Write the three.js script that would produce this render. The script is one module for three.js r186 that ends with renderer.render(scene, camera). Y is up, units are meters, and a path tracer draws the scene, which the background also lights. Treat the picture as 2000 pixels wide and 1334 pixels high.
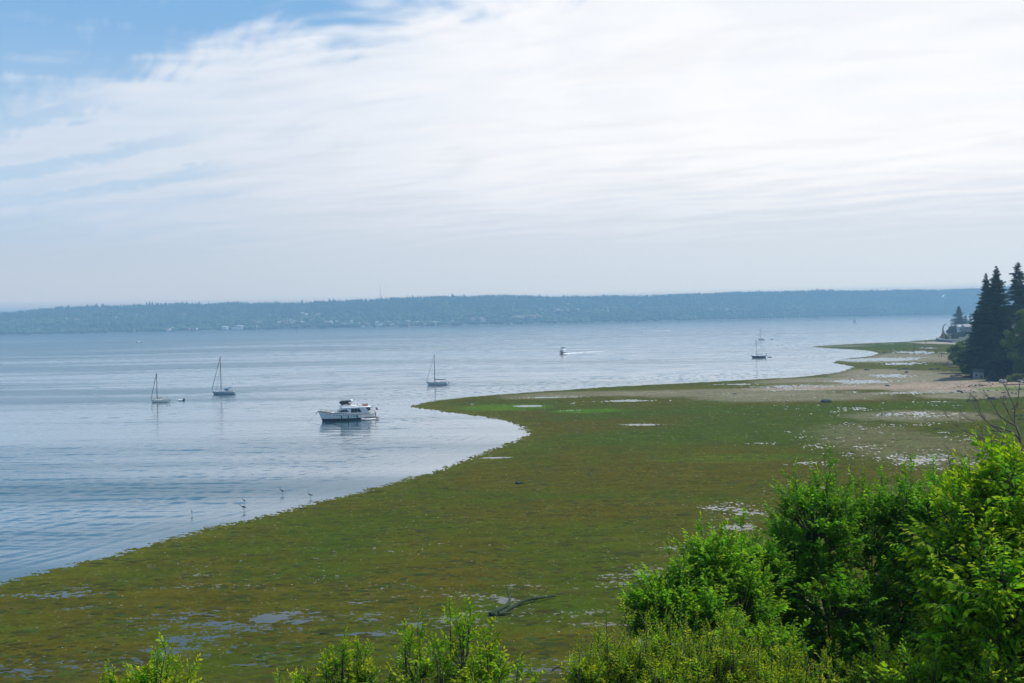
import * as THREE from 'three';
import { mergeGeometries } from 'three/addons/utils/BufferGeometryUtils.js';

// ---------- camera, sky, sun, exposure ----------
const R2D = 180 / Math.PI, F = 1944, EYE = 27, HORIZON = 621;
const scene = new THREE.Scene();
const camera = new THREE.PerspectiveCamera(2 * Math.atan(667 / F) * R2D, 2000 / 1334, 0.1, 14000);
camera.position.set(0, EYE, 0);
camera.rotation.order = 'YXZ';
camera.rotation.set(-Math.atan((667 - HORIZON) / F), 0, -0.0195);
camera.updateMatrixWorld();
const SUN_AZ = 70 / R2D, SUN_EL = 57 / R2D;
const sunDir = new THREE.Vector3(Math.sin(SUN_AZ) * Math.cos(SUN_EL), Math.sin(SUN_EL), -Math.cos(SUN_AZ) * Math.cos(SUN_EL));
const sun = new THREE.DirectionalLight(new THREE.Color(1, 0.95, 0.87), 5);
sun.position.copy(sunDir).multiplyScalar(500).add(new THREE.Vector3(60, 0, -180));
sun.target.position.set(60, 0, -180);
sun.castShadow = true;
sun.shadow.radius = 1.6;
sun.shadow.mapSize.set(4096, 4096);
Object.assign(sun.shadow.camera, { left: -420, right: 420, top: 420, bottom: -420, near: 10, far: 1200 });
scene.add(sun, sun.target);
const renderer = new THREE.WebGLRenderer({ antialias: true });
renderer.toneMapping = THREE.LinearToneMapping;
renderer.toneMappingExposure = 1;
renderer.shadowMap.enabled = true;
scene.fog = new THREE.FogExp2(new THREE.Color(0.37, 0.70, 1.0), 0.00027);

// ---------- numbers, noise ----------
function mulberry(a) { return () => { a |= 0; a = a + 0x6D2B79F5 | 0; let t = Math.imul(a ^ a >>> 15, 1 | a); t = t + Math.imul(t ^ t >>> 7, 61 | t) ^ t; return ((t ^ t >>> 14) >>> 0) / 4294967296; }; }
let rnd = mulberry(7);
const seed = (n) => { rnd = mulberry(n); };
const rr = (a, b) => a + (b - a) * rnd();
const clamp = (x, a = 0, b = 1) => x < a ? a : x > b ? b : x;
const sstep = (a, b, x) => { const t = clamp((x - a) / (b - a)); return t * t * (3 - 2 * t); };
const lerp = (a, b, t) => a + (b - a) * t;
const PERM = new Uint8Array(512), GX = new Float32Array(256), GY = new Float32Array(256);
{ const r = mulberry(99), p = [...Array(256).keys()];
  for (let i = 255; i > 0; i--) { const j = Math.floor(r() * (i + 1)); [p[i], p[j]] = [p[j], p[i]]; }
  for (let i = 0; i < 512; i++) PERM[i] = p[i & 255];
  for (let i = 0; i < 256; i++) { const a = r() * 6.2832; GX[i] = Math.cos(a); GY[i] = Math.sin(a); } }
function noise(x, y) {            // gradient noise, about -0.7 .. 0.7
  const xi = Math.floor(x), yi = Math.floor(y), fx = x - xi, fy = y - yi, X = xi & 255, Y = yi & 255;
  const u = fx * fx * fx * (fx * (fx * 6 - 15) + 10), v = fy * fy * fy * (fy * (fy * 6 - 15) + 10);
  const a = PERM[X + PERM[Y]], b = PERM[X + 1 + PERM[Y]], c = PERM[X + PERM[Y + 1]], d = PERM[X + 1 + PERM[Y + 1]];
  const n0 = GX[a] * fx + GY[a] * fy, n1 = GX[b] * (fx - 1) + GY[b] * fy, n2 = GX[c] * fx + GY[c] * (fy - 1), n3 = GX[d] * (fx - 1) + GY[d] * (fy - 1);
  return n0 + (n1 - n0) * u + ((n2 + (n3 - n2) * u) - (n0 + (n1 - n0) * u)) * v;
}
function fbm(x, y, o = 4) { let s = 0, a = 1, n = 0; for (let i = 0; i < o; i++) { s += a * noise(x, y); n += a; a *= 0.5; x = x * 2.03 + 17.3; y = y * 2.03 - 9.1; } return s / n * 1.5; }

// ---------- the sky: clear air, a cirrus sheet whose edge runs across the view, veil towards the horizon ----------
const lin = (r, g, b) => [r, g, b].map((c) => { c /= 255; return c <= 0.04045 ? c / 12.92 : ((c + 0.055) / 1.055) ** 2.4; });
{
  const w = 4096, h = 2048, data = new Float32Array(w * h * 4);
  const ZEN = [0.115, 0.25, 0.55], MIDLOW = lin(168, 203, 234), MID = lin(134, 182, 227), LOWL = lin(192, 206, 221), LOWR = lin(216, 228, 236), CLL = lin(224, 231, 242), CLR = [1.02, 1.02, 1.03], VEIL = lin(216, 221, 230);
  const HAZE = [0.20, 0.42, 0.65];
  const horizonMean = [0.5, 0.56, 0.62];
  for (let j = 0; j < h; j++) {
    const el = ((j + 0.5) / h - 0.5) * Math.PI;
    for (let i = 0; i < w; i++) {
      const k = (j * w + i) * 4;
      data[k + 3] = 1;
      if (el < 0) { data[k] = horizonMean[0]; data[k + 1] = horizonMean[1]; data[k + 2] = horizonMean[2]; continue; }
      const az = ((i + 0.5) / w - 0.5) * 2 * Math.PI + Math.PI / 2;      // 0 is straight ahead, + to the right
      const ce = Math.cos(el), dx = Math.sin(az) * ce, dz = Math.cos(az) * ce, dy = Math.sin(el);
      const cosS = dx * sunDir.x + dy * sunDir.y - dz * sunDir.z;
      const e = el * R2D, glow = sstep(0.35, 0.98, cosS), side = sstep(-0.12, 0.5, cosS);
      // clear air
      const t1 = sstep(8, 17, e), t2 = sstep(14, 70, e);
      const c = [0, 0, 0];
      for (let q = 0; q < 3; q++) {
        let v = lerp(lerp(lerp(LOWL[q], LOWR[q], side), lerp(MIDLOW[q], LOWR[q], side * 0.7), sstep(2.5, 8, e)), lerp(MID[q], MID[q] * 0.8 + 0.2, glow), t1);
        v = lerp(v, lerp(ZEN[q], 0.55 + 0.25 * ZEN[q], glow * glow * 0.8), t2);
        c[q] = v;
      }
      // cirrus: coordinates on the cloud deck
      const tn0 = Math.tan(Math.max(el, 0.024)), tn = Math.tan(Math.max(el, 0.02)), r = 1 / (tn + 0.035), X = Math.sin(az) * r, Z = Math.cos(az) * r;
      const al = 0.853 * X - 0.52 * Z, ac = 0.52 * X + 0.853 * Z - 2.42;     // along and across the sheet's edge
      const wx = fbm(X * 0.55 + 3, Z * 0.55, 3), wz = fbm(X * 0.55 - 7, Z * 0.55 + 5, 3);
      const streak = fbm((al + 0.5 * wx) * 0.75, (ac + 0.55 * wz) * 3.4, 5);
      const wisp = fbm((al * 0.94 + ac * 0.34 + 0.35 * wz) * 1.6, (ac * 0.94 - al * 0.34 + 0.4 * wx) * 7.5, 5);
      const fibre = fbm((al * 0.9 - ac * 0.42 + 0.5 * wx) * 2.4, (ac * 0.9 + al * 0.42 + 0.6 * wz) * 19, 4);
      const puff = fbm(X * 2.6 + wx, Z * 2.6 + 11, 5);
      let a = sstep(-0.32, 0.22, ac + 0.10 + 0.30 * streak + 0.26 * wisp + 0.34 * puff + 0.22 * fibre);
      const band = Math.cos((ac + 0.16 * streak + 0.05 * wx - 0.08) / 0.58 * 6.2832), gaps = sstep(-0.1, 0.8, band - 0.05 + 1.0 * wisp + 0.9 * fibre) * sstep(-1.2, -1.8, X + 0.5 * wz) * sstep(7.2, 5.6, Z) * sstep(-0.15, 0.0, ac);   // blue lanes between the streaks
      a *= 1 - 0.7 * gaps;
      a = Math.max(a, 0.42 * sstep(0.05, 0.8, wisp * 0.7 + streak * 0.6 + fibre * 0.5) * sstep(-2.5, -0.2, ac));                         // stray wisps before the edge
      a *= (0.9 + 0.1 * sstep(-0.5, 0.4, puff)) * lerp(0.66, 1, sstep(-2.2, 0.2, X + 0.9 * streak + 0.5 * wisp));
      const vl = sstep(1.5, 6, e) * (1 - sstep(7, 12, e)) * 0.62 * sstep(-2.2, 0.6, X + 1.6 + 0.6 * streak) * (1 - 0.8 * gaps);
      const clearT = Math.exp(-0.00027 * Math.min(5900, 145 / tn0));
      const fadeLow = sstep(3.6, 9.2, e + 1.6 * streak + 0.8 * wisp);
      for (let q = 0; q < 3; q++) {
        let cl = lerp(CLL[q], CLR[q], sstep(0.06, 0.46, cosS));
        cl *= 1 - 0.055 * sstep(-0.1, 0.6, -streak - 0.4 * wisp);
        let v = lerp(c[q], VEIL[q] * lerp(0.94, 1.08, side), vl);
        v = lerp(v, cl, a * fadeLow * 0.93);
        data[k + q] = Math.max(0, (v - (1 - clearT) * HAZE[q]) / clearT);      // the light above the haze layer, which dims and tints it on the way down
      }
    }
  }
  const sky = new THREE.DataTexture(data, w, h, THREE.RGBAFormat, THREE.FloatType);
  sky.mapping = THREE.EquirectangularReflectionMapping;
  sky.magFilter = sky.minFilter = THREE.LinearFilter;
  sky.needsUpdate = true;
  scene.background = sky;
  scene.environment = sky;
}

// ---------- helpers ----------
const V = (x, y, z) => new THREE.Vector3(x, y, z);
const ray = (px, py) => V((px - 1000) / F, (667 - py) / F, -1).applyEuler(camera.rotation);
const G = (px, py, y = 0) => { const d = ray(px, py); return V(0, EYE, 0).addScaledVector(d, (y - EYE) / d.y); };         // where the line of sight meets the level y
const D = (px, py, depth) => { const d = ray(px, py); return V(0, EYE, 0).addScaledVector(d, depth / -d.z); };            // at a distance taken from size or slope
const mat = (r, g, b, rough = 0.8, more = {}) => { const m = new THREE.MeshPhysicalMaterial({ roughness: rough, ...more }); m.color.setRGB(r, g, b); return m; };
const used = {};
function numbered(name) { const n = used[name] = (used[name] ?? -1) + 1; return n ? `${name}_${String(n).padStart(3, '0')}` : name; }
function shadows(o) { o.traverse((c) => { if (c.isMesh) { c.castShadow = true; c.receiveShadow = true; } }); return o; }
function thing(name, label, category, pos, turn = 0, group) {
  const o = new THREE.Group(); o.name = numbered(name); scene.add(o);
  if (pos) o.position.copy(pos); o.rotation.y = turn;
  o.userData = { label, category }; if (group) o.userData.group = group;
  return o;
}
const fix = (g) => { const n = g.index ? g.toNonIndexed() : g; for (const k of Object.keys(n.attributes)) if (!['position', 'normal', 'uv', 'color'].includes(k)) n.deleteAttribute(k); if (!n.attributes.normal) n.computeVertexNormals(); n.deleteAttribute('uv'); return n; };
const merge = (list) => { const l = list.map(fix); return l.length === 1 ? l[0] : mergeGeometries(l); };
function part(parent, name, geoms, m, extra) {
  const o = new THREE.Mesh(Array.isArray(geoms) ? merge(geoms) : geoms, m); o.name = name; parent.add(o);
  if (extra) Object.assign(o.userData, extra); return o;
}
function single(name, geoms, m, label, category, group, pos, turn = 0) {
  const o = new THREE.Mesh(Array.isArray(geoms) ? merge(geoms) : geoms, m); o.name = numbered(name); scene.add(o);
  if (pos) o.position.copy(pos); o.rotation.y = turn;
  o.userData = { label, category }; if (group) o.userData.group = group; return o;
}
function setting(name, geom, m, kind = 'structure', label, category) {
  const o = new THREE.Mesh(geom, m); o.name = name; scene.add(o); o.userData = { kind, label, category: category ?? name.replace(/_/g, ' ') }; return o;
}
const bx = (w, h, d, x = 0, y = 0, z = 0, ry = 0, rz = 0) => { const g = new THREE.BoxGeometry(w, h, d); if (rz) g.rotateZ(rz); if (ry) g.rotateY(ry); return g.translate(x, y, z); };
const cyl = (r0, r1, h, x, y, z, n = 10) => new THREE.CylinderGeometry(r1, r0, h, n).translate(x, y + h / 2, z);
function bar(a, b, r0, r1 = r0, n = 6) {       // tapered rod between two points
  const d = b.clone().sub(a), g = new THREE.CylinderGeometry(r1, r0, d.length(), n).translate(0, d.length() / 2, 0);
  return g.applyQuaternion(new THREE.Quaternion().setFromUnitVectors(V(0, 1, 0), d.normalize())).translate(a.x, a.y, a.z);
}
function tube(pts, r0, r1, seg = 8, rad = 6) { // tapered tube through points
  const c = new THREE.CatmullRomCurve3(pts), g = new THREE.TubeGeometry(c, seg, 1, rad), p = g.attributes.position, q = V();
  for (let i = 0; i <= seg; i++) { c.getPointAt(i / seg, q); const r = lerp(r0, r1, i / seg); for (let j = 0; j <= rad; j++) { const k = i * (rad + 1) + j; p.setXYZ(k, q.x + (p.getX(k) - q.x) * r, q.y + (p.getY(k) - q.y) * r, q.z + (p.getZ(k) - q.z) * r); } }
  return g;
}
function blob(r, sx, sy, sz, rough = 0.25, detail = 2, s = 1) {   // lumpy stone
  const g = new THREE.IcosahedronGeometry(r, detail), p = g.attributes.position;
  for (let i = 0; i < p.count; i++) { const x = p.getX(i), y = p.getY(i), z = p.getZ(i), f = 1 + rough * (noise(x / r * 1.3 + s * 7.1, y / r * 1.3 + z / r * 0.9 + s) + 0.5 * noise(x / r * 3 + s, z / r * 3 - y / r * 2)); p.setXYZ(i, x * f * sx, y * f * sy, z * f * sz); }
  g.computeVertexNormals(); return g;
}
// texture of grain, computed once
function grainTexture(n, fn, srgb = false) {
  const d = new Uint8Array(n * n * 4);
  for (let j = 0; j < n; j++) for (let i = 0; i < n; i++) { const v = fn(i / n, j / n), k = (j * n + i) * 4; const a = Array.isArray(v) ? v : [v, v, v]; d[k] = a[0]; d[k + 1] = a[1]; d[k + 2] = a[2]; d[k + 3] = 255; }
  const t = new THREE.DataTexture(d, n, n); t.wrapS = t.wrapT = THREE.RepeatWrapping; t.magFilter = THREE.LinearFilter; if (srgb) t.colorSpace = THREE.SRGBColorSpace; t.needsUpdate = true; return t;
}

// ---------- where sea, flat and land meet ----------
const curve = (px, y = 0, n = 90) => new THREE.CatmullRomCurve3(px.map(([a, b]) => G(a, b, y)), false, 'catmullrom', 0.4).getPoints(n);
const SHORE_PX = [[-420, 1262], [-200, 1195], [0, 1140], [100, 1113], [200, 1088], [300, 1060], [400, 1035], [500, 1010], [600, 985], [700, 960], [770, 941], [830, 925], [890, 905], [940, 885], [985, 868], [1015, 856], [1030, 848], [1022, 838], [1000, 827], [970, 819], [930, 812.5], [890, 807.5], [850, 802], [815, 797], [800, 793.5], [830, 786.5], [870, 780], [930, 774], [1000, 768.5], [1100, 761.5], [1200, 755], [1300, 750], [1400, 745], [1490, 740], [1550, 737], [1610, 731], [1640, 726], [1663, 719], [1655, 714], [1628, 708], [1650, 701], [1690, 697], [1712, 691], [1702, 686], [1670, 683], [1625, 680.5], [1585, 677.5], [1610, 675], [1670, 671.5], [1730, 669], [1790, 667.5], [1828, 665.5]];
const shoreLine = [];
{ const pts = SHORE_PX.map(([a, b]) => G(a, b)); const c = new THREE.CatmullRomCurve3(pts, false, 'catmullrom', 0.5); for (const p of c.getPoints(220)) shoreLine.push([p.x, p.z]); }
// the land's foot: from beneath the viewer along the right-hand shore to the house point
const LAND_PX = [[2065, 772], [1990, 752], [1945, 746], [1905, 742], [1885, 730], [1868, 712], [1860, 697], [1868, 684], [1862, 672], [1834, 668], [1831, 662], [1846, 655], [1862, 648], [1900, 641], [2060, 634]];
const landLine = [[-160, -20], [-40, -26], [10, -28], [42, -44], [75, -95], [130, -200]];
for (const [a, b] of LAND_PX) { const p = G(a, b); landLine.push([p.x, p.z]); }
function makeSide(line, closing) {               // signed distance: positive on the inside of the closed outline
  const poly = [...line, ...closing], n = line.length - 1, m = poly.length;
  return (x, z, far = 1e9) => {
    let best = far;
    for (let i = 0; i < n; i++) {
      const ax = line[i][0], az = line[i][1], bx_ = line[i + 1][0] - ax, bz = line[i + 1][1] - az, qx = x - ax, qz = z - az;
      let t = (qx * bx_ + qz * bz) / (bx_ * bx_ + bz * bz); t = t < 0 ? 0 : t > 1 ? 1 : t;
      const ex = qx - t * bx_, ez = qz - t * bz, dd = ex * ex + ez * ez; if (dd < best) best = dd;
    }
    let inside = false;
    for (let i = 0, j = m - 1; i < m; j = i++) { const a = poly[i], b = poly[j]; if ((a[1] > z) !== (b[1] > z) && x < (b[0] - a[0]) * (z - a[1]) / (b[1] - a[1]) + a[0]) inside = !inside; }
    return inside ? Math.sqrt(best) : -Math.sqrt(best);
  };
}
const landEnd = landLine[landLine.length - 1];
const shoreSide = makeSide(shoreLine, [[landEnd[0] + 600, shoreLine[shoreLine.length - 1][1]], [1500, 400], [-600, 400]]);
const landSide = makeSide(landLine, [[landEnd[0] + 900, landEnd[1]], [2500, 500], [-160, 500]]);
const patchOf = (l) => l.map(([px, py, rx, ry, k, w]) => { const c = G(px, py), dep = -c.z; return { x: c.x, z: c.z, rx: rx * dep / F, rz: ry * dep * dep / (EYE * F), k, w }; });
const flatBase = (d) => d > 0 ? 0.36 * (1 - Math.exp(-Math.pow(d / 26, 1.45))) : Math.max(-1.2, d < -4 ? -0.022 + (d + 4) * 0.022 : d * 0.0055);
const relief = (x, z) => 0.62 * (0.022 * fbm(x * 0.14 + 0.02 * z, z * 0.40, 3) + 0.024 * noise(x * 0.5, z * 1.25) + 0.036 * noise(x * 1.3 + 7, z * 3.0) + 0.030 * noise(x * 3, z * 6.4) + 0.012 * fbm(x * 0.05, z * 0.07, 2));

// a sheet of cells round the viewer's foot, finer where it is near
function azimuths(dense, step, coarse, cstep) { const a = []; for (let x = -coarse; x < -dense; x += cstep) a.push(x); for (let x = -dense; x <= dense; x += step) a.push(x); for (let x = dense + cstep; x <= coarse; x += cstep) a.push(x); return a.map((x) => x / R2D); }
function sheet(az, rows, jitter, vertex, perRow = false) {
  const rowRand = mulberry(6), rowShift = rows.map(() => rowRand());
  const na = az.length, nr = rows.length, pos = new Float32Array(na * nr * 3), col = new Float32Array(na * nr * 3), nor = new Float32Array(na * nr * 3), ok = new Uint8Array(na * nr);
  const out = { y: 0, n: [0, 1, 0], c: [1, 1, 1], keep: true };
  const r = mulberry(5);
  for (let j = 0; j < nr; j++) for (let i = 0; i < na; i++) {
    const k = j * na + i, inner = jitter && j > 0 && j < nr - 1 && i > 0 && i < na - 1;
    const rad = rows[j] + (inner ? ((perRow ? rowShift[j] : r()) - 0.5) * jitter * (rows[j + 1] - rows[j - 1]) * 0.5 : 0), a = az[i] + (inner ? (r() - 0.5) * jitter * (az[i + 1] - az[i - 1]) * 0.5 : 0);
    const x = Math.sin(a) * rad, z = -Math.cos(a) * rad;
    vertex(x, z, out, rad);
    pos[k * 3] = x; pos[k * 3 + 1] = out.y; pos[k * 3 + 2] = z;
    nor.set(out.n, k * 3); col.set(out.c, k * 3); ok[k] = out.keep ? 1 : 0;
  }
  const idx = [];
  for (let j = 0; j < nr - 1; j++) for (let i = 0; i < na - 1; i++) { const a = j * na + i, b = a + 1, c = a + na, d = c + 1; if (ok[a] || ok[b] || ok[c] || ok[d]) idx.push(a, b, c, b, d, c); }
  // drop vertices no cell uses
  const map = new Int32Array(na * nr).fill(-1); let n = 0; for (const k of idx) if (map[k] < 0) map[k] = n++;
  const P = new Float32Array(n * 3), N = new Float32Array(n * 3), C = new Float32Array(n * 3);
  for (let k = 0; k < na * nr; k++) if (map[k] >= 0) for (let q = 0; q < 3; q++) { P[map[k] * 3 + q] = pos[k * 3 + q]; N[map[k] * 3 + q] = nor[k * 3 + q]; C[map[k] * 3 + q] = col[k * 3 + q]; }
  const g = new THREE.BufferGeometry();
  g.setAttribute('position', new THREE.BufferAttribute(P, 3)); g.setAttribute('normal', new THREE.BufferAttribute(N, 3)); g.setAttribute('color', new THREE.BufferAttribute(C, 3));
  g.setIndex(idx.map((k) => map[k]));
  return g;
}
const rowsFrom = (p0, p1, step) => { const r = []; for (let p = p0; p >= p1; p -= step) r.push(EYE * F / p); return r; };

// ---------- sea ----------
// wind on the water: 1 where it is ruffled, 0 in the slicks, in long bands
const ruffled = (x, z) => { const r = Math.hypot(x, z), w = 60 * fbm(x * 0.002, z * 0.002 + 5, 2); return clamp(sstep(-0.3, 0.34, 0.62 * fbm(x * 0.00075 + 2, (z + w) * 0.0042, 3) + 0.5 * fbm(x * 0.002 - 6, (z + w) * 0.016, 3) + 0.34 * fbm(x * 0.006, (z + w * 0.5) * 0.06, 2) - 0.26 * Math.tanh((x + 150) / 320))); };
{
  const r = mulberry(31), waves = [];
  for (let i = 0; i < 30; i++) {
    const L = 0.8 * Math.pow(10, i / 29) * (0.9 + 0.2 * r()), k = 2 * Math.PI / L, a = (-0.10 + (r() + r() + r() - 1.5) * 0.26);      // running towards the viewer and a little to one side
    waves.push([Math.sin(a) * k, Math.cos(a) * k, r() * 6.28, 0.036 / Math.sqrt(1 + L * 0.15) / k, L]);
  }
  const az = azimuths(31, 0.088, 80, 3), rows = [...rowsFrom(1500, 580, 60), ...rowsFrom(570, 4.6, 1.05)];
  const geom = sheet(az, rows, 0.95, (x, z, o, rad) => {
    const d = -shoreSide(x, z, 250 * 250);           // distance out to sea
    const near = sstep(0, 1, d / 24);
    const ruff = ruffled(x, z), patch = sstep(-0.5, 0.5, fbm(x * 0.02, z * 0.035, 2)), dr = rad * rad * 1.05 / (EYE * F);
    const lee = 1 - 0.55 * sstep(-60, 30, x + 0.15 * (z + 200)) * (1 - sstep(220, 420, rad));
    const amp = (0.10 + 0.9 * near) * (0.38 + 0.62 * ruff) * (0.6 + 0.4 * patch) * lee;
    let y = 0, sx = 0, sz = 0;
    const soft = 1 + rad / 900;
    for (const [kx, kz, ph, A, L] of waves) {
      const p = kx * x + kz * z + ph, am = amp * (0.14 + 0.86 * sstep(0.5, 2.4, L / dr)), s = Math.sin(p) * A * am;
      y += s * (L > 2 ? 1 : 0.3) / soft; const c = Math.cos(p) * A * am; sx += c * kx; sz += c * kz;
    }
    // wavelets that follow the shore
    if (d < 70 && d > -4) {
      const w = sstep(0.5, 6, d) * (1 - sstep(28, 70, d)), q = d + 1.8 * fbm(x * 0.05, z * 0.05, 2) + 0.7 * noise(x * 0.22, z * 0.3), broken = 0.3 + 0.7 * sstep(-0.4, 0.4, noise(x * 0.07 + 40, z * 0.16) + 0.5 * noise(x * 0.2, z * 0.5));
      const e = 0.5, gx = -(shoreSide(x + e, z) - shoreSide(x - e, z)) / (2 * e), gz = -(shoreSide(x, z + e) - shoreSide(x, z - e)) / (2 * e);
      for (const [L, A] of [[3.1, 0.050], [4.7, 0.030], [1.7, 0.036], [1.1, 0.02]]) { const k = 2 * Math.PI / L, c = Math.cos(k * q + L) * A * w * broken; sx += c * gx; sz += c * gz; y += 0.3 * Math.sin(k * q + L) * A / k * w * broken; }
    }
    const il = 1 / Math.hypot(sx, 1, sz); o.n[0] = -sx * il; o.n[1] = il; o.n[2] = -sz * il; o.y = y * clamp((d + 1) / 6, 0.02, 1);
    o.keep = d > -14 && landSide(x, z, 900) < 12;
  }, true);
  geom.deleteAttribute('color');
  const P = geom.attributes.position, uv = new Float32Array(P.count * 2);
  for (let i = 0; i < P.count; i++) { uv[i * 2] = (P.getX(i) + 5000) / 10000; uv[i * 2 + 1] = (P.getZ(i) + 6200) / 6400; }
  geom.setAttribute('uv', new THREE.BufferAttribute(uv, 2));
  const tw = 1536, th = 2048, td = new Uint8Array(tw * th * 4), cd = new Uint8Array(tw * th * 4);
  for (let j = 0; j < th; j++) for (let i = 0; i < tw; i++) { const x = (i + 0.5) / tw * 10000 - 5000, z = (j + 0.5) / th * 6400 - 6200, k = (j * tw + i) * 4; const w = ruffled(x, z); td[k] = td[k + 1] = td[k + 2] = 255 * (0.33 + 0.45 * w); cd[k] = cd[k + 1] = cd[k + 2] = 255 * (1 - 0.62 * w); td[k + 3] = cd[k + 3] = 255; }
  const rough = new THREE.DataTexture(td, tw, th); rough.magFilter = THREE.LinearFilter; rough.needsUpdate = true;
  const addedCoat = new THREE.DataTexture(cd, tw, th); addedCoat.magFilter = THREE.LinearFilter; addedCoat.needsUpdate = true;      // extra clear coat added to brighten the sea's reflection, thinner where wind ruffles it
  setting('sea', geom, mat(0.018, 0.062, 0.082, 0.42, { ior: 1.4, clearcoat: 1, clearcoatMap: addedCoat, clearcoatRoughness: 0.14, roughnessMap: rough }), 'structure', 'blue-grey sea with slicks and small wind ripples', 'sea');
}
// ---------- tidal flat: mud, sand and sea lettuce, with real hollows that hold water ----------
const MUD = {
  brown: [0.062, 0.056, 0.006], green: [0.041, 0.063, 0.005], bright: [0.065, 0.150, 0.008], olive: [0.068, 0.072, 0.008],
  sand: [0.195, 0.178, 0.125], red: [0.27, 0.215, 0.165], pale: [0.31, 0.28, 0.24], dark: [0.035, 0.042, 0.012],
};
const mudPatches = patchOf([
  [1400, 852, 330, 22, 'green', 0.85], [1480, 803, 420, 9, 'green', 0.75], [1520, 822, 300, 12, 'green', 0.6], [1150, 832, 190, 12, 'brown', 0.8], [1250, 930, 420, 38, 'brown', 0.85], [1000, 812, 130, 9, 'brown', 0.6],
  [1430, 898, 160, 9, 'bright', 0.2], [870, 795, 70, 8, 'olive', 0.9], [985, 797, 95, 6, 'bright', 0.55], [1150, 804, 75, 4, 'bright', 0.55], [930, 789, 60, 3, 'green', 0.8], [1080, 780, 120, 3, 'brown', 0.7],
  [1020, 1195, 190, 32, 'green', 0.85], [560, 1300, 220, 40, 'green', 0.75], [1150, 1120, 160, 40, 'green', 0.5], [330, 1075, 300, 16, 'green', 0.6], [620, 1010, 260, 14, 'green', 0.6], [780, 965, 160, 14, 'green', 0.6], [1180, 1085, 200, 16, 'green', 0.5],
  [400, 1180, 520, 50, 'brown', 0.7], [1150, 1000, 320, 26, 'brown', 0.75], [1150, 1260, 160, 30, 'brown', 0.5], [120, 1290, 260, 40, 'brown', 0.7], [1280, 880, 200, 14, 'brown', 0.4],
  [1150, 770, 170, 6, 'sand', 0.5], [1060, 777, 90, 4, 'sand', 0.45], [1420, 768, 240, 9, 'sand', 0.6], [1550, 778, 200, 10, 'sand', 0.6], [1660, 748, 200, 14, 'sand', 0.8], [1300, 760, 160, 3, 'olive', 0.7], [1750, 735, 120, 20, 'sand', 0.85], [1790, 700, 90, 15, 'sand', 0.85], [1690, 725, 80, 6, 'sand', 0.5],
  [1720, 705, 90, 5, 'sand', 0.8], [1700, 715, 70, 7, 'olive', 0.95], [1690, 685, 60, 5, 'olive', 0.95], [1740, 678, 60, 4, 'green', 0.7], [1640, 676, 60, 2.5, 'sand', 0.5], [1780, 672, 60, 3, 'green', 0.45], [1845, 673, 28, 6, 'pale', 0.95],
  [1880, 758, 170, 11, 'red', 0.9], [1700, 758, 260, 4.5, 'red', 0.75], [1930, 775, 140, 8, 'sand', 0.8], [1500, 752, 200, 3, 'olive', 0.6], [1820, 768, 150, 3, 'pale', 0.5], [1960, 764, 50, 3, 'bright', 0.7],
  [1720, 792, 320, 6, 'green', 0.85], [1560, 790, 240, 5, 'brown', 0.5], [1800, 815, 150, 12, 'sand', 0.55], [1760, 870, 150, 50, 'sand', 0.28], [1900, 800, 90, 9, 'green', 0.8], [1830, 722, 30, 4, 'olive', 0.6], [1790, 716, 40, 2, 'olive', 0.6],
]);
const wetPatches = patchOf([
  [1720, 890, 200, 70, 0, 0.52], [1810, 812, 120, 13, 0, 0.72], [1690, 838, 150, 12, 0, 0.5], [1850, 900, 70, 60, 0, 0.5], [1440, 1005, 110, 34, 0, 0.62], [1440, 1036, 50, 8, 0, 1.1], [1350, 1085, 110, 36, 0, 0.62], [1590, 910, 90, 12, 0, 0.6],
  [330, 1225, 330, 46, 0, 0.52], [528, 1214, 42, 11, 0, 1.5], [575, 1222, 26, 6, 0, 1.3], [720, 1246, 90, 9, 0, 0.95], [560, 1290, 170, 26, 0, 0.62], [1010, 1150, 90, 8, 0, 0.6], [985, 1178, 26, 7, 0, 1.3], [200, 1190, 160, 18, 0, 0.42], [620, 1140, 260, 26, 0, 0.4],
  [1035, 794, 34, 1.6, 0, 1.6], [925, 789, 26, 1.3, 0, 1.5], [1230, 785, 110, 1.5, 0, 1.1], [1300, 780, 80, 1.2, 0, 1.0], [1140, 802, 90, 1.2, 0, 0.8], [1120, 791, 30, 1.3, 0, 1.2], [1080, 777, 90, 1, 0, 1.1], [1260, 831, 60, 1.3, 0, 1.3], [1200, 814, 60, 1, 0, 0.9], [970, 894, 40, 1.6, 0, 1.3], [1230, 846, 60, 1.5, 0, 0.8],
  [1560, 756, 130, 5, 0, 0.75], [1680, 747, 110, 8, 0, 0.8], [1740, 735, 60, 6, 0, 0.9], [1715, 703, 90, 4, 0, 1.35], [1790, 690, 50, 8, 0, 0.8], [1770, 712, 60, 4, 0, 0.9], [1430, 752, 60, 2, 0, 1.0], [1560, 763, 100, 1.5, 0, 0.9], [1720, 673, 50, 1.2, 0, 1.1], [1820, 682, 30, 4, 0, 0.7], [1250, 765, 100, 1, 0, 0.9], [1340, 770, 140, 1, 0, 0.7],
  [900, 1075, 420, 36, 0, 0.3], [1250, 1150, 160, 50, 0, 0.46], [130, 1285, 160, 40, 0, 0.42], [1480, 870, 60, 3, 0, 0.7], [1620, 880, 120, 10, 0, 0.5], [1560, 960, 130, 20, 0, 0.5], [800, 1300, 300, 30, 0, 0.4], [1150, 1225, 160, 10, 0, 0.5],
]);
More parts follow.
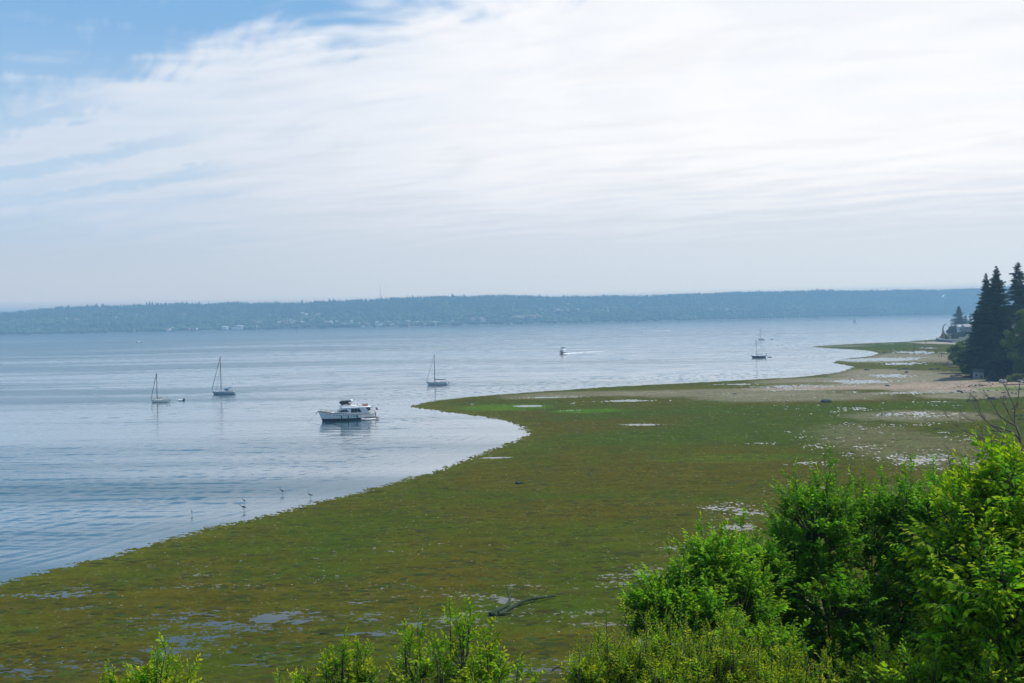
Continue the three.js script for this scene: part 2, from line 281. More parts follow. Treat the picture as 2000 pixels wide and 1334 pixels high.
function wetness(x, z) {
  let w = 0;
  for (const p of wetPatches) { const a = (x - p.x) / p.rx, b = (z - p.z) / p.rz; if (a > 2.2 || a < -2.2 || b > 2.2 || b < -2.2) continue; const q = Math.exp(-(a * a + b * b) * 0.9) * p.w; if (q > w) w = q; }
  // threads of water left by the ebb, near the bluff and along the upper flat
  const low = Math.max(1 - sstep(85, 150, -z), sstep(10, 60, x + 0.1 * z) * (1 - sstep(330, 420, -z)) * 0.9);
  if (low > 0.02) { const t = 0.67 * low * sstep(-0.28, 0.34, fbm(x * 0.035 + 9, z * 0.10 + 0.01 * x, 3)); if (t > w) w = t; }
  return w;
}
// how high the water stands in the hollows, relative to the smooth flat
const poolLevel = (x, z) => { const w = wetness(x, z); return 0.62 * (-0.050 + 0.074 * Math.min(w, 1.5) + 0.014 * noise(x * 0.09, z * 0.13)); };
const flatAz = azimuths(30.5, 0.078, 66, 2), flatRows = [...[24, 27, 31, 36, 42, 48, 54, 59, 63].map((x) => x), ...rowsFrom(775, 150, 1.1), ...rowsFrom(149.3, 44, 0.62)];
const flatHeight = (x, z) => { const d = shoreSide(x, z), l = landSide(x, z, 3600); return flatBase(d) + relief(x, z) * (d > 0 ? 1 : 0.6) + beachRise(l); };
const beachRise = (l) => l > -45 ? 0.9 * sstep(-45, 0, l) * sstep(-45, 0, l) : 0;
{
  const r = mulberry(77);
  const geom = sheet(flatAz, flatRows, 0.8, (x, z, o, rad) => {
    const d = shoreSide(x, z, 90000), l = landSide(x, z, 3600);
    o.keep = d > -16 && l < 8;
    if (!o.keep) { o.y = -1; return; }
    const re = relief(x, z), fine = rad < 500 ? 0.012 * noise(x * 7, z * 7) : 0;
    o.y = flatBase(d) + (re + fine) * (0.45 + 0.55 * sstep(0, 14, d)) + beachRise(l);
    const sc = 1 / (0.4 + rad / 300);
    const n1 = fbm(x * 0.055 * sc + 5, z * 0.075 * sc, 4), n2 = fbm(x * 0.9, z * 1.1 + 20, 3), n3 = fbm(x * 0.16 - 30, z * 0.22, 3);
    const c = [0, 0, 0], g = clamp(0.44 + 1.0 * n1 + 0.45 * n3);
    for (let q = 0; q < 3; q++) c[q] = lerp(MUD.brown[q], MUD.green[q], g);
    const wob = 1 + 0.55 * n3 + 0.35 * n2;
    for (const p of mudPatches) {
      const a = (x - p.x) / p.rx, b = (z - p.z) / p.rz; if (a > 1.9 || a < -1.9 || b > 1.9 || b < -1.9) continue;
      const e = (a * a + b * b) * wob, w = p.w * (1 - sstep(0.35, 1.35, e)); if (w <= 0) continue;
      const m = MUD[p.k]; for (let q = 0; q < 3; q++) c[q] = lerp(c[q], m[q], w);
    }
    const edge = (1 - sstep(1, 9 + 6 * n1, d)) * 0.65; for (let q = 0; q < 3; q++) c[q] = lerp(c[q], MUD.olive[q], edge);
    // grain: weed fronds, shells, worm casts
    const fleck = r(), v = 0.84 + 0.30 * r() + 0.26 * n2 + 0.34 * fbm(x * 0.12, z * 0.5 - 40, 3);
    for (let q = 0; q < 3; q++) c[q] *= clamp(v, 0.35, 1.9);
    if (fleck > 0.992) for (let q = 0; q < 3; q++) c[q] = lerp(c[q], [0.2, 0.19, 0.15][q], 0.5);
    if (fleck < 0.03) for (let q = 0; q < 3; q++) c[q] = lerp(c[q], MUD.bright[q], 0.5);
    o.c[0] = c[0]; o.c[1] = c[1]; o.c[2] = c[2]; o.n[0] = 0; o.n[1] = 1; o.n[2] = 0;
  });
  geom.computeVertexNormals();
  const n = geom.attributes.normal; if (n.getY(0) < 0) { const ix = geom.index.array; for (let i = 0; i < ix.length; i += 3) { const t = ix[i]; ix[i] = ix[i + 1]; ix[i + 1] = t; } geom.computeVertexNormals(); }
  setting('tidal_flat', geom, mat(1, 1, 1, 0.72, { vertexColors: true, specularIntensity: 0 }), 'structure', 'wide tidal flat of brown and green weed, mud and sand at low tide', 'tidal flat');
  const poolRows = flatRows.filter((_, i) => i % 3 === 0), poolAz = flatAz.filter((_, i) => i % 3 === 0);
  const pg = sheet(poolAz, poolRows, 0, (x, z, o) => {
    const d = shoreSide(x, z, 40000), l = landSide(x, z, 3600), w = wetness(x, z);
    o.y = flatBase(d) + poolLevel(x, z) + beachRise(l); o.keep = w > 0.1 && d > 1 && l < -3;
    const s = 0.004; o.n[0] = s * noise(x * 1.3, z * 1.3); o.n[2] = s * noise(x * 1.3 + 9, z * 1.3); o.n[1] = 1;
  });
  pg.deleteAttribute('color');
  setting('tide_pools', pg, mat(0.034, 0.036, 0.020, 0.08, { ior: 1.333, clearcoat: 0.15, clearcoatRoughness: 0.06 }), 'structure', 'thin sheets of water lying in hollows of the flat', 'tide pools');
}

// clumps of weed and scattered shells on the near flat
{
  seed(900);
  const M = new THREE.Matrix4(), q = new THREE.Quaternion(), tint = new THREE.Color();
  for (const [name, label, n, pick] of [['weed_clumps', 'dark clumps of sea weed lying all over the flat', 11000, 0], ['shells', 'pale broken shells scattered over the flat', 900, 1]]) {
    const im = new THREE.InstancedMesh(fix(blob(1, 1, 1, 1, 0.9, 1, 13 + pick)), mat(1, 1, 1, 0.95, { specularIntensity: 0.1 }), n); let k = 0;
    while (k < n) {
      const rad = 66 + 210 * Math.pow(rnd(), 1.5), az = rr(-31, 31) / R2D, x = Math.sin(az) * rad, z = -Math.cos(az) * rad, d = shoreSide(x, z, 3600);
      if (d < 0.6 || landSide(x, z, 900) > -6) continue;
      if (!pick && fbm(x * 0.09 + 3, z * 0.16, 3) + 0.25 * rnd() < 0.02) continue;
      const s = pick ? rr(0.02, 0.055) : rr(0.06, 0.30) * (rnd() < 0.06 ? 1.9 : 1);
      M.compose(V(x, flatHeight(x, z), z), q.setFromAxisAngle(V(0, 1, 0), rr(-0.5, 0.5)), V(s * rr(1.2, 2.6), pick ? s * 0.4 : rr(0.02, 0.055), s)); im.setMatrixAt(k, M);
      const v = rr(0.6, 1.2), g = rnd(); if (pick) tint.setRGB(0.4 * v, 0.38 * v, 0.33 * v); else tint.setRGB(lerp(0.054, 0.030, g) * v, lerp(0.047, 0.054, g) * v, 0.006 * v);
      im.setColorAt(k, tint); k++;
    }
    im.name = name; im.userData = { kind: 'stuff', label, category: pick ? 'shells' : 'sea weed' }; scene.add(im);
  }
}

// ---------- bluff and shore land ----------
const landHeight = (x, z) => {
  const s = landSide(x, z), far = sstep(-420, -620, z);
  const steep = s > 0 ? 1.2 * (1 - Math.exp(-s / 1.5)) + clamp(s, 0, 25) * 0.93 : Math.max(-1.5, s * 0.4);
  const low = s > 0 ? 2.4 * (1 - Math.exp(-s / 1.2)) + sstep(8, 70, s) * 3 : Math.max(-1.5, s * 0.4);
  return lerp(steep, low, far) + (s > 0 ? 0.8 * fbm(x * 0.07, z * 0.07, 3) * clamp(s / 6) : 0);
};
{
  const pos = [], col = [], idx = [], X = [], Z = [];
  for (let x = -170; x < 60; x += 2.5) X.push(x); for (let x = 60; x < 760; x += 5) X.push(x);
  for (let z = 60; z > -60; z -= 2.5) Z.push(z); for (let z = -60; z > -1420; z -= 5) Z.push(z);
  const ok = [];
  for (const z of Z) for (const x of X) {
    const s = landSide(x, z); ok.push(s > -7 && !(Math.hypot(x, z) < 0)); let y = landHeight(x, z);
    if (Math.abs(x) < 6 && z > -3) y = Math.min(y, 25.3);
    pos.push(x, Math.min(y, 25.3 + 0.3 * noise(x, z)), z);
    const n = fbm(x * 0.3, z * 0.3, 3), g = clamp(0.5 + n); col.push(lerp(0.040, 0.022, g), lerp(0.044, 0.040, g), lerp(0.022, 0.014, g));
  }
  for (let j = 0; j < Z.length - 1; j++) for (let i = 0; i < X.length - 1; i++) { const a = j * X.length + i, b = a + 1, c = a + X.length, d = c + 1; if (ok[a] || ok[b] || ok[c] || ok[d]) idx.push(a, b, c, b, d, c); }
  const g = new THREE.BufferGeometry(); g.setAttribute('position', new THREE.Float32BufferAttribute(pos, 3)); g.setAttribute('color', new THREE.Float32BufferAttribute(col, 3)); g.setIndex(idx); g.computeVertexNormals();
  setting('bluff', g, mat(1, 1, 1, 0.95, { vertexColors: true }), 'structure', 'overgrown earth bluff and low shore land behind the beach', 'bluff');
}

// ---------- far shore ----------
const farZ = (x) => -3500 - 0.34 * (x + 1900) * sstep(-2600, 2600, x + 700) + 40 * noise(x * 0.002, 3);
const ridge = (x) => 92 + 36 * sstep(-1900, 2300, x) + 22 * fbm(x * 0.0013 + 8, 0.5, 4) - 10 * sstep(-1200, -2300, x);
const farHeight = (x, z) => { const s = farZ(x) - z; if (s < 0) return -2 + s * 0.05; const up = ridge(x) * (0.28 * sstep(0, 170, s) + 0.72 * sstep(120, 760, s)); return 3.2 * sstep(0, 14, s) + up + 9 * fbm(x * 0.006, z * 0.006, 3) * sstep(20, 200, s) - 0.02 * Math.max(0, s - 850); };
{
  const pos = [], col = [], idx = [], nx = 240, nz = 44;
  for (let j = 0; j < nz; j++) for (let i = 0; i < nx; i++) {
    const x = -4300 + 8900 * i / (nx - 1), s = -60 + 1500 * Math.pow(j / (nz - 1), 1.35), z = farZ(x) - s;
    pos.push(x, farHeight(x, z), z);
    const bank = s < 24 ? 0.8 : 0; col.push(lerp(0.03, 0.17, bank), lerp(0.045, 0.15, bank), lerp(0.018, 0.11, bank));
  }
  for (let j = 0; j < nz - 1; j++) for (let i = 0; i < nx - 1; i++) { const a = j * nx + i, b = a + 1, c = a + nx, d = c + 1; idx.push(a, b, c, b, d, c); }
  const g = new THREE.BufferGeometry(); g.setAttribute('position', new THREE.Float32BufferAttribute(pos, 3)); g.setAttribute('color', new THREE.Float32BufferAttribute(col, 3)); g.setIndex(idx); g.computeVertexNormals();
  setting('far_hills', g, mat(1, 1, 1, 0.95, { vertexColors: true }), 'structure', 'long low hills on the far shore fading into haze', 'hills');
  // forest of the far shore: a mass nobody could count
  const cone = merge([new THREE.ConeGeometry(0.30, 0.62, 5).translate(0, 0.4, 0), new THREE.ConeGeometry(0.2, 0.55, 5).translate(0, 0.73, 0)]);
  const round = fix(blob(0.5, 1, 0.85, 1, 0.5, 1, 3).translate(0, 0.4, 0));
  const M = new THREE.Matrix4(), Q = new THREE.Quaternion(), tint = new THREE.Color();
  for (const [name, geo, n, sd] of [['far_conifer_forest', cone, 30000, 11], ['far_leafy_forest', round, 22000, 12]]) {
    seed(sd);
    const im = new THREE.InstancedMesh(geo, mat(1, 1, 1, 0.95), n); let k = 0;
    while (k < n) {
      const x = rr(-4100, 4400), s = Math.pow(rnd(), 1.15) * 1000 + 14, z = farZ(x) - s, town = fbm(x * 0.0026 + 3, s * 0.004, 3) + 0.5 * sstep(-1400, -700, x) * (1 - sstep(200, 900, x)) * (1 - sstep(120, 420, s));
      const leafy = name === 'far_leafy_forest';
      if (!leafy && s < 350 && rnd() < 0.6 + town * 0.5) continue;
      if (leafy && s > 620 && rnd() < 0.8) continue;
      if (leafy && town > 0.35 && rnd() < 0.45) continue;
      const h = leafy ? rr(9, 18) : rr(13, 25) * (rnd() < 0.07 ? 1.3 : 1), wd = leafy ? h * rr(0.9, 1.5) : h * rr(0.55, 0.8);
      M.compose(V(x, farHeight(x, z) - 1, z), Q.setFromAxisAngle(V(0, 1, 0), rnd() * 6.28), V(wd, h, wd)); im.setMatrixAt(k, M);
      const v = rr(0.75, 1.25) * (1 + 0.9 * fbm(x * 0.004, z * 0.006, 3)); if (leafy) tint.setRGB(0.055 * v, 0.085 * v, 0.025 * v); else tint.setRGB(0.026 * v, 0.042 * v, 0.022 * v);
      im.setColorAt(k, tint); k++;
    }
    im.name = name; im.userData = { kind: 'stuff', label: name === 'far_leafy_forest' ? 'pale leafy woods low on the far hills' : 'dark conifer woods along the far ridge', category: 'forest' }; scene.add(im);
  }
}
const farAt = (px, py) => {     // the point of the far slope that a line of sight meets
  const d = ray(px, py); let best = null;
  for (let dep = 3000; dep < 6200; dep += 6) { const q = V(0, EYE, 0).addScaledVector(d, dep / -d.z); if (q.z < farZ(q.x) - 4 && farHeight(q.x, q.z) > q.y - 3) { best = q; break; } }
  if (!best) { best = V(0, EYE, 0).addScaledVector(d, 3600 / -d.z); best.z = farZ(best.x) - 20; }
  best.y = farHeight(best.x, best.z); return best;
};
const WHITE = mat(0.74, 0.74, 0.72, 0.6), GLASS_DARK = mat(0.02, 0.028, 0.035, 0.08), GREYWALL = mat(0.42, 0.42, 0.42, 0.8), TANWALL = mat(0.45, 0.38, 0.3, 0.8), REDROOF = mat(0.30, 0.12, 0.08, 0.8), GREYROOF = mat(0.25, 0.25, 0.26, 0.7), STEEL = mat(0.32, 0.34, 0.36, 0.5);
const gable = (w, h, d) => { const s = new THREE.Shape([new THREE.Vector2(-d / 2, 0), new THREE.Vector2(d / 2, 0), new THREE.Vector2(0, h)]); return new THREE.ExtrudeGeometry(s, { depth: w, bevelEnabled: false }).translate(0, 0, -w / 2).rotateY(Math.PI / 2); };
{
  seed(41);
  const kinds = [[mat(0.5, 0.5, 0.5, 0.8), GREYROOF, 'white house with grey roof among trees on the far shore', 'white houses on the far shore'], [TANWALL, REDROOF, 'tan house with reddish roof among trees on the far shore', 'tan houses on the far shore'], [mat(0.28, 0.28, 0.29, 0.8), mat(0.55, 0.55, 0.56, 0.7), 'grey house with pale bright roof among trees on the far shore', 'grey houses on the far shore']];
  const spots = [];
  for (const s of [[45, 627], [65, 626], [100, 629], [130, 627], [148, 628], [193, 624], [227, 624], [268, 621], [360, 618], [377, 617], [500, 632], [508, 633], [545, 632], [560, 635], [573, 637], [590, 616], [597, 617], [677, 622], [736, 633], [880, 601], [1005, 596], [1030, 600], [1045, 601], [1095, 597], [1110, 597], [1250, 594], [1215, 598], [1247, 595], [1420, 607], [1440, 606], [1515, 586], [1565, 601], [1592, 604], [1625, 604], [1824, 589], [1628, 577], [1435, 603], [1335, 600], [1170, 612], [1130, 608]]) spots.push(s);
  const hamlets = [[560, 633, 14, 5], [600, 628, 22, 7], [640, 634, 16, 4], [690, 630, 18, 7], [735, 637, 26, 3], [800, 632, 20, 5], [860, 634, 24, 3], [610, 616, 16, 3], [930, 628, 16, 3], [1085, 608, 24, 3], [1200, 606, 20, 3], [1390, 605, 22, 3]];
  for (const [cx, cy, sx, sy] of hamlets) for (let k = 0; k < 9; k++) { const u = rr(-1, 1) + rr(-1, 1); spots.push([cx + u * sx, cy + rr(-1, 1) * sy - 0.0195 * u * sx]); }
  for (const [px, py] of spots) {
    const p = farAt(px, py), [wm, rm, label, group] = kinds[Math.floor(rnd() * 3)], w = rr(7, 14), d = rr(7, 9), h = rr(4, 6);
    const o = thing('far_house', label, 'house', p.add(V(0, 3 + rr(0, 4), 0)), rr(-0.5, 0.5), group);
    part(o, 'wall', bx(w, h + 9, d, 0, h / 2 - 4.5, 0), wm); part(o, 'roof', gable(w + 1, rr(2, 3.4), d + 1.2).translate(0, h + 0.02, 0), rm);
  }
  // storage tanks, sheds and the long pier of the fuel depot
  const tank = (px, py, r, h, label) => { const p = G(px, py); const s = farZ(p.x); p.z = s - r - 12; p.y = farHeight(p.x, p.z) - 0.5; const o = thing('storage_tank', label, 'tank', p, 0, 'storage tanks on the far waterfront'); part(o, 'shell', cyl(r, r, h, 0, 0, 0, 28), mat(0.62, 0.65, 0.66, 0.55)); part(o, 'roof', new THREE.ConeGeometry(r * 1.02, 2.2, 28).translate(0, h + 1.15, 0), WHITE); return o; };
  const scale = 1.85;
  tank(325, 649, 10, 12, 'lone narrow white storage tank between low sheds on the far waterfront');
  tank(424, 647, 17, 11, 'broad pale storage tank beside a pier, stair side against its neighbour');
  tank(441, 647, 17, 13, 'tallest broad pale storage tank behind the dark pier');
  tank(483, 646, 3, 13, 'slim white silo past the broad tanks by the pier end');
  const shed = (px, py, w, wm, rm, label) => { const p = G(px, py); p.z = farZ(p.x) - 16; p.y = farHeight(p.x, p.z) - 0.5; const o = thing('waterfront_shed', label, 'shed', p, 0); part(o, 'wall', bx(w * scale, 6.5, 12, 0, 3.2, 0), wm); part(o, 'roof', gable(w * scale + 1, 3.5, 13).translate(0, 6.47, 0), rm); };
  shed(273, 651, 15, WHITE, WHITE, 'long white shed on the far waterfront away from the tanks');
  shed(294, 650, 12, WHITE, REDROOF, 'white and red shed between long white shed and lone tank');
  shed(349, 649, 8, WHITE, WHITE, 'small bright white shed beside the lone narrow tank');
  shed(364, 646, 9, TANWALL, REDROOF, 'tan red-roofed shed between bright shed and pier');
  shed(392, 647, 16, TANWALL, REDROOF, 'longest red-roofed shed behind the shore end of pier');
  shed(459, 646, 14, WHITE, GREYROOF, 'low white shed beside the tallest storage tank');
  { const a = G(373, 652), b = G(506, 649.5); a.z = farZ(a.x) + 22; b.z = farZ(b.x) + 60; const o = thing('fuel_pier', 'long dark pier on piles before the far storage tanks', 'pier', V(a.x, 0, a.z), -Math.atan2(b.z - a.z, b.x - a.x)); const L = Math.hypot(b.x - a.x, b.z - a.z); part(o, 'deck', bx(L, 1.6, 9, L / 2, 4.8, 0), mat(0.05, 0.055, 0.06, 0.9)); for (let i = 0; i < 30; i++) part(o, 'pile', cyl(0.7, 0.6, 6.6, (i + 0.5) / 30 * L, -1.8, i % 2 ? 3 : -3, 6), mat(0.06, 0.055, 0.05, 0.9)); }
  // the cleared tan bank
  { const g = []; for (const [px, py, w, h] of [[1010, 622, 26, 10], [1030, 621, 34, 12], [1048, 619.5, 20, 9]]) { const p = farAt(px, py + 3); g.push(blob(1, w * 1.1, h * 1.0, 8, 0.5, 3, px).translate(p.x, p.y + 9, p.z + 10)); } single('cleared_bank', g, mat(0.34, 0.24, 0.15, 0.95), 'bare tan cut bank among trees low on the far hills', 'bank'); }
  // mast on the ridge
  { const p = D(743, 590, 4250); p.y = farHeight(p.x, p.z); const top = D(743, 560, 4250).y; const o = thing('radio_mast', 'thin lattice radio mast standing on the far ridge', 'mast', p); const H = top - p.y; const g = []; for (let k = 0; k < 3; k++) { const a = k * 2.094; g.push(bar(V(Math.cos(a) * 0.9, 0, Math.sin(a) * 0.9), V(Math.cos(a) * 0.9, H, Math.sin(a) * 0.9), 0.28)); } for (let y = 4; y < H; y += 8) g.push(new THREE.TorusGeometry(0.9, 0.18, 4, 6).rotateX(Math.PI / 2).translate(0, y, 0)); part(o, 'lattice', g, STEEL); part(o, 'antenna', cyl(0.25, 0.15, 9, 0, H, 0, 6), STEEL); }
  // a skylit metal roof that mirrors the sun
  { const p = farAt(1842, 583); const o = thing('glinting_house', 'house on the far hillside whose bright metal roof glints', 'house', p.clone().add(V(0, 9, 0))); part(o, 'wall', bx(10, 16, 8, 0, -3, 0), GREYWALL); const toEye = V(0, EYE, 0).sub(p).normalize(), nrm = toEye.add(sunDir).normalize(); const pl = new THREE.BoxGeometry(2.4, 0.2, 2.4).applyQuaternion(new THREE.Quaternion().setFromUnitVectors(V(0, 1, 0), nrm)); part(o, 'roof', pl.translate(0, 9, 3), mat(0.8, 0.8, 0.8, 0.22, { metalness: 1 })); }
}
// ---------- conifers and leafy trees of the shore ----------
const BARK = mat(0.07, 0.052, 0.038, 0.95), BARKGREY = mat(0.065, 0.055, 0.045, 0.9);
const leafMat = (r, g, b, t = 0.35) => mat(r, g, b, 0.92, { transmission: t, thickness: 0, side: THREE.DoubleSide, specularIntensity: 0.12 });
function triFan(list) { const g = new THREE.BufferGeometry(); g.setAttribute('position', new THREE.Float32BufferAttribute(list, 3)); g.computeVertexNormals(); return g; }
function boughGeometry(sd) {                       // a drooping flat spray of needled twigs along +x, one metre long
  seed(sd); const p = [];
  const stem = (t) => [t, -0.16 * t * t + 0.05 * t, 0];
  for (let i = 0; i < 15; i++) {
    const t = 0.12 + 0.86 * i / 15, [x, y, z] = stem(t), len = (0.40 * (1 - t) + 0.13) * rr(0.75, 1.25);
    for (const s of [-1, 1]) { const ex = x + len * rr(0.45, 0.75), ez = z + s * len, ey = y - rr(0.02, 0.16), w = 0.035; p.push(x - w, y, z, x + w, y + 0.015, z, ex, ey, ez); p.push(x, y + 0.01, z, x + 0.02, y - 0.07, z + s * 0.05, ex - 0.05, ey - 0.09, ez * 0.75); }
  }
  p.push(0, 0.03, 0, 0.02, -0.03, 0.03, 1.06, -0.12, 0, 0.5, 0, -0.05, 0.5, 0, 0.05, 1.1, -0.12, 0);
  return triFan(p);
}
const boughs = [1, 2, 3].map((k) => boughGeometry(60 + k));
function crownOf(parent, geos, list, m, name = 'crown') {      // list of [matrix, colour or null]
  geos.forEach((geo, gi) => {
    const mine = list.filter((_, i) => i % geos.length === gi), im = new THREE.InstancedMesh(geo, m, mine.length);
    mine.forEach(([M, c], i) => { im.setMatrixAt(i, M); if (c) im.setColorAt(i, c); });
    im.name = name; im.userData.kind = 'stuff'; parent.add(im);
  });
}
const Y = V(0, 1, 0);
function conifer(px, py, top, depthShift, R, sd, tint, label, group, yBase = null, thin = 1) {
  seed(sd);
  const p = G(px, py); p.multiplyScalar(1); const k = (EYE ? 1 + depthShift : 1); p.x *= k; p.z *= k; p.y = yBase ?? Math.max(0.3, landHeight(p.x, p.z) - 0.3);
  const H = D(px, top, -p.z).y - p.y, o = thing('conifer_tree', label, 'tree', p, 0, group);
  const lean = V(rr(-0.015, 0.015) * H, 0, rr(-0.01, 0.01) * H);
  part(o, 'trunk', tube([V(0, -0.5, 0), V(lean.x * 0.4, H * 0.5, lean.z * 0.4), V(lean.x, H * 0.985, lean.z)], H * 0.013 + 0.12, 0.05, 10, 8), BARK);
  const list = [], n = Math.round(H * 15 * thin), q = new THREE.Quaternion(), col = new THREE.Color();
  for (let i = 0; i < n; i++) {
    const u = Math.pow((i + rnd()) / n, 0.86), h = 0.07 + 0.925 * u, prof = Math.pow(1 - h, 0.8) * (0.62 + 0.38 * Math.min(1, h * 5)) + 0.018;
    const layer = 0.72 + 0.5 * noise(h * 23 + sd * 3.7, sd * 1.3) + 0.25 * noise(h * 7 + sd, 5.1);
    const a = rnd() * 6.2832, side = 1 + 0.28 * Math.sin(a * 2 + h * 9 + sd), L = R * prof * layer * side * rr(0.5, 1.25) + 0.35;
    if (noise(a * 1.3 + sd * 2.1, h * 14 + sd) > 0.3) continue;
    const up = lerp(-0.42, 0.55, Math.pow(h, 1.6)) + rr(-0.14, 0.14);
    q.setFromEuler(new THREE.Euler(rr(-0.35, 0.35), a, up, 'YZX'));
    const at = V(lean.x * h, h * H, lean.z * h), w = Math.min(L, 2.3 + L * 0.35);
    const v = rr(0.6, 1.35);
    list.push([new THREE.Matrix4().compose(at, q, V(L, w, w * 1.05)), new THREE.Color().setRGB(tint[0] * v, tint[1] * v, tint[2] * v)]);
  }
  crownOf(o, boughs, list, mat(1, 1, 1, 0.9, { side: THREE.DoubleSide, specularIntensity: 0.3 }));
  return o;
}
function clusterGeometry(sd, n, s) { seed(sd); const p = []; for (let i = 0; i < n; i++) { const c = V(rr(-1, 1), rr(-1, 1), rr(-1, 1)).multiplyScalar(0.75), a = V(rr(-1, 1), rr(-1, 0.5), rr(-1, 1)).normalize().multiplyScalar(s * rr(0.8, 1.3)), b = V(rr(-1, 1), rr(-1, 1), rr(-1, 1)).cross(a).normalize().multiplyScalar(s * 0.38); const m = c.clone().addScaledVector(a, 0.45), t = c.clone().add(a); const l = m.clone().add(b), r = m.clone().sub(b); p.push(...c.toArray(), ...l.toArray(), ...t.toArray(), ...c.toArray(), ...t.toArray(), ...r.toArray()); } return triFan(p); }
const clusters = [1, 2, 3].map((k) => clusterGeometry(80 + k, 26, 0.42));
// leafy tree or bush at middle distance, from lobes [x, y, z, r] relative to its base
function leafyTree(name, label, category, base, lobes, unit, tint, sd, group, trunkH, count = 1, trunkR = 0.2) {
  seed(sd); const o = thing(name, label, category, base, 0, group);
  const limbs = []; if (trunkH) { limbs.push(tube([V(0, -0.6, 0), V(rr(-0.1, 0.1), trunkH * 0.5, rr(-0.1, 0.1)), V(0, trunkH, 0)], trunkR, trunkR * 0.5, 6, 7)); }
  for (const l of lobes) limbs.push(tube([V(0, trunkH * 0.55, 0), V(l[0] * 0.45, (trunkH * 0.7 + l[1]) * 0.5, l[2] * 0.45), V(l[0], l[1], l[2])], trunkR * 0.5, 0.02, 6, 5));
  part(o, 'trunk', limbs, BARK);
  const list = [], q = new THREE.Quaternion();
  const small = lobes.flatMap(([lx, ly, lz, r]) => Array.from({ length: 13 }, () => { const d = V(rr(-1, 1), rr(-0.7, 1), rr(-1, 1)).normalize(), f = r * rr(0.3, 1.15); return [lx + d.x * f, ly + d.y * f * 0.9, lz + d.z * f, r * rr(0.2, 0.42)]; }));
  for (const [lx, ly, lz, r] of small) {
    const n = Math.round(count * 15 * r * r / (unit * unit)) + 3;
    for (let i = 0; i < n; i++) {
      const d = V(rr(-1, 1), rr(-0.75, 1), rr(-1, 1)); if (d.length() > 1) { i--; continue; } d.normalize();
      const f = r * (0.55 + 0.45 * Math.cbrt(rnd())) * (0.78 + 0.5 * noise(d.x * 2.1 + sd + lx, d.y * 2.1 + d.z * 1.7));
      const v = rr(0.6, 1.4), y = rr(0.85, 1.25), s = unit * rr(0.7, 1.25);
      list.push([new THREE.Matrix4().compose(V(lx + d.x * f, ly + d.y * f, lz + d.z * f), q.setFromEuler(new THREE.Euler(rnd() * 6, rnd() * 6, rnd() * 6)), V(s, s, s)), new THREE.Color().setRGB(tint[0] * v * y, tint[1] * v, tint[2] * v)]);
    }
  }
  crownOf(o, clusters, list, leafMat(1, 1, 1, 0.3));
  return o;
}
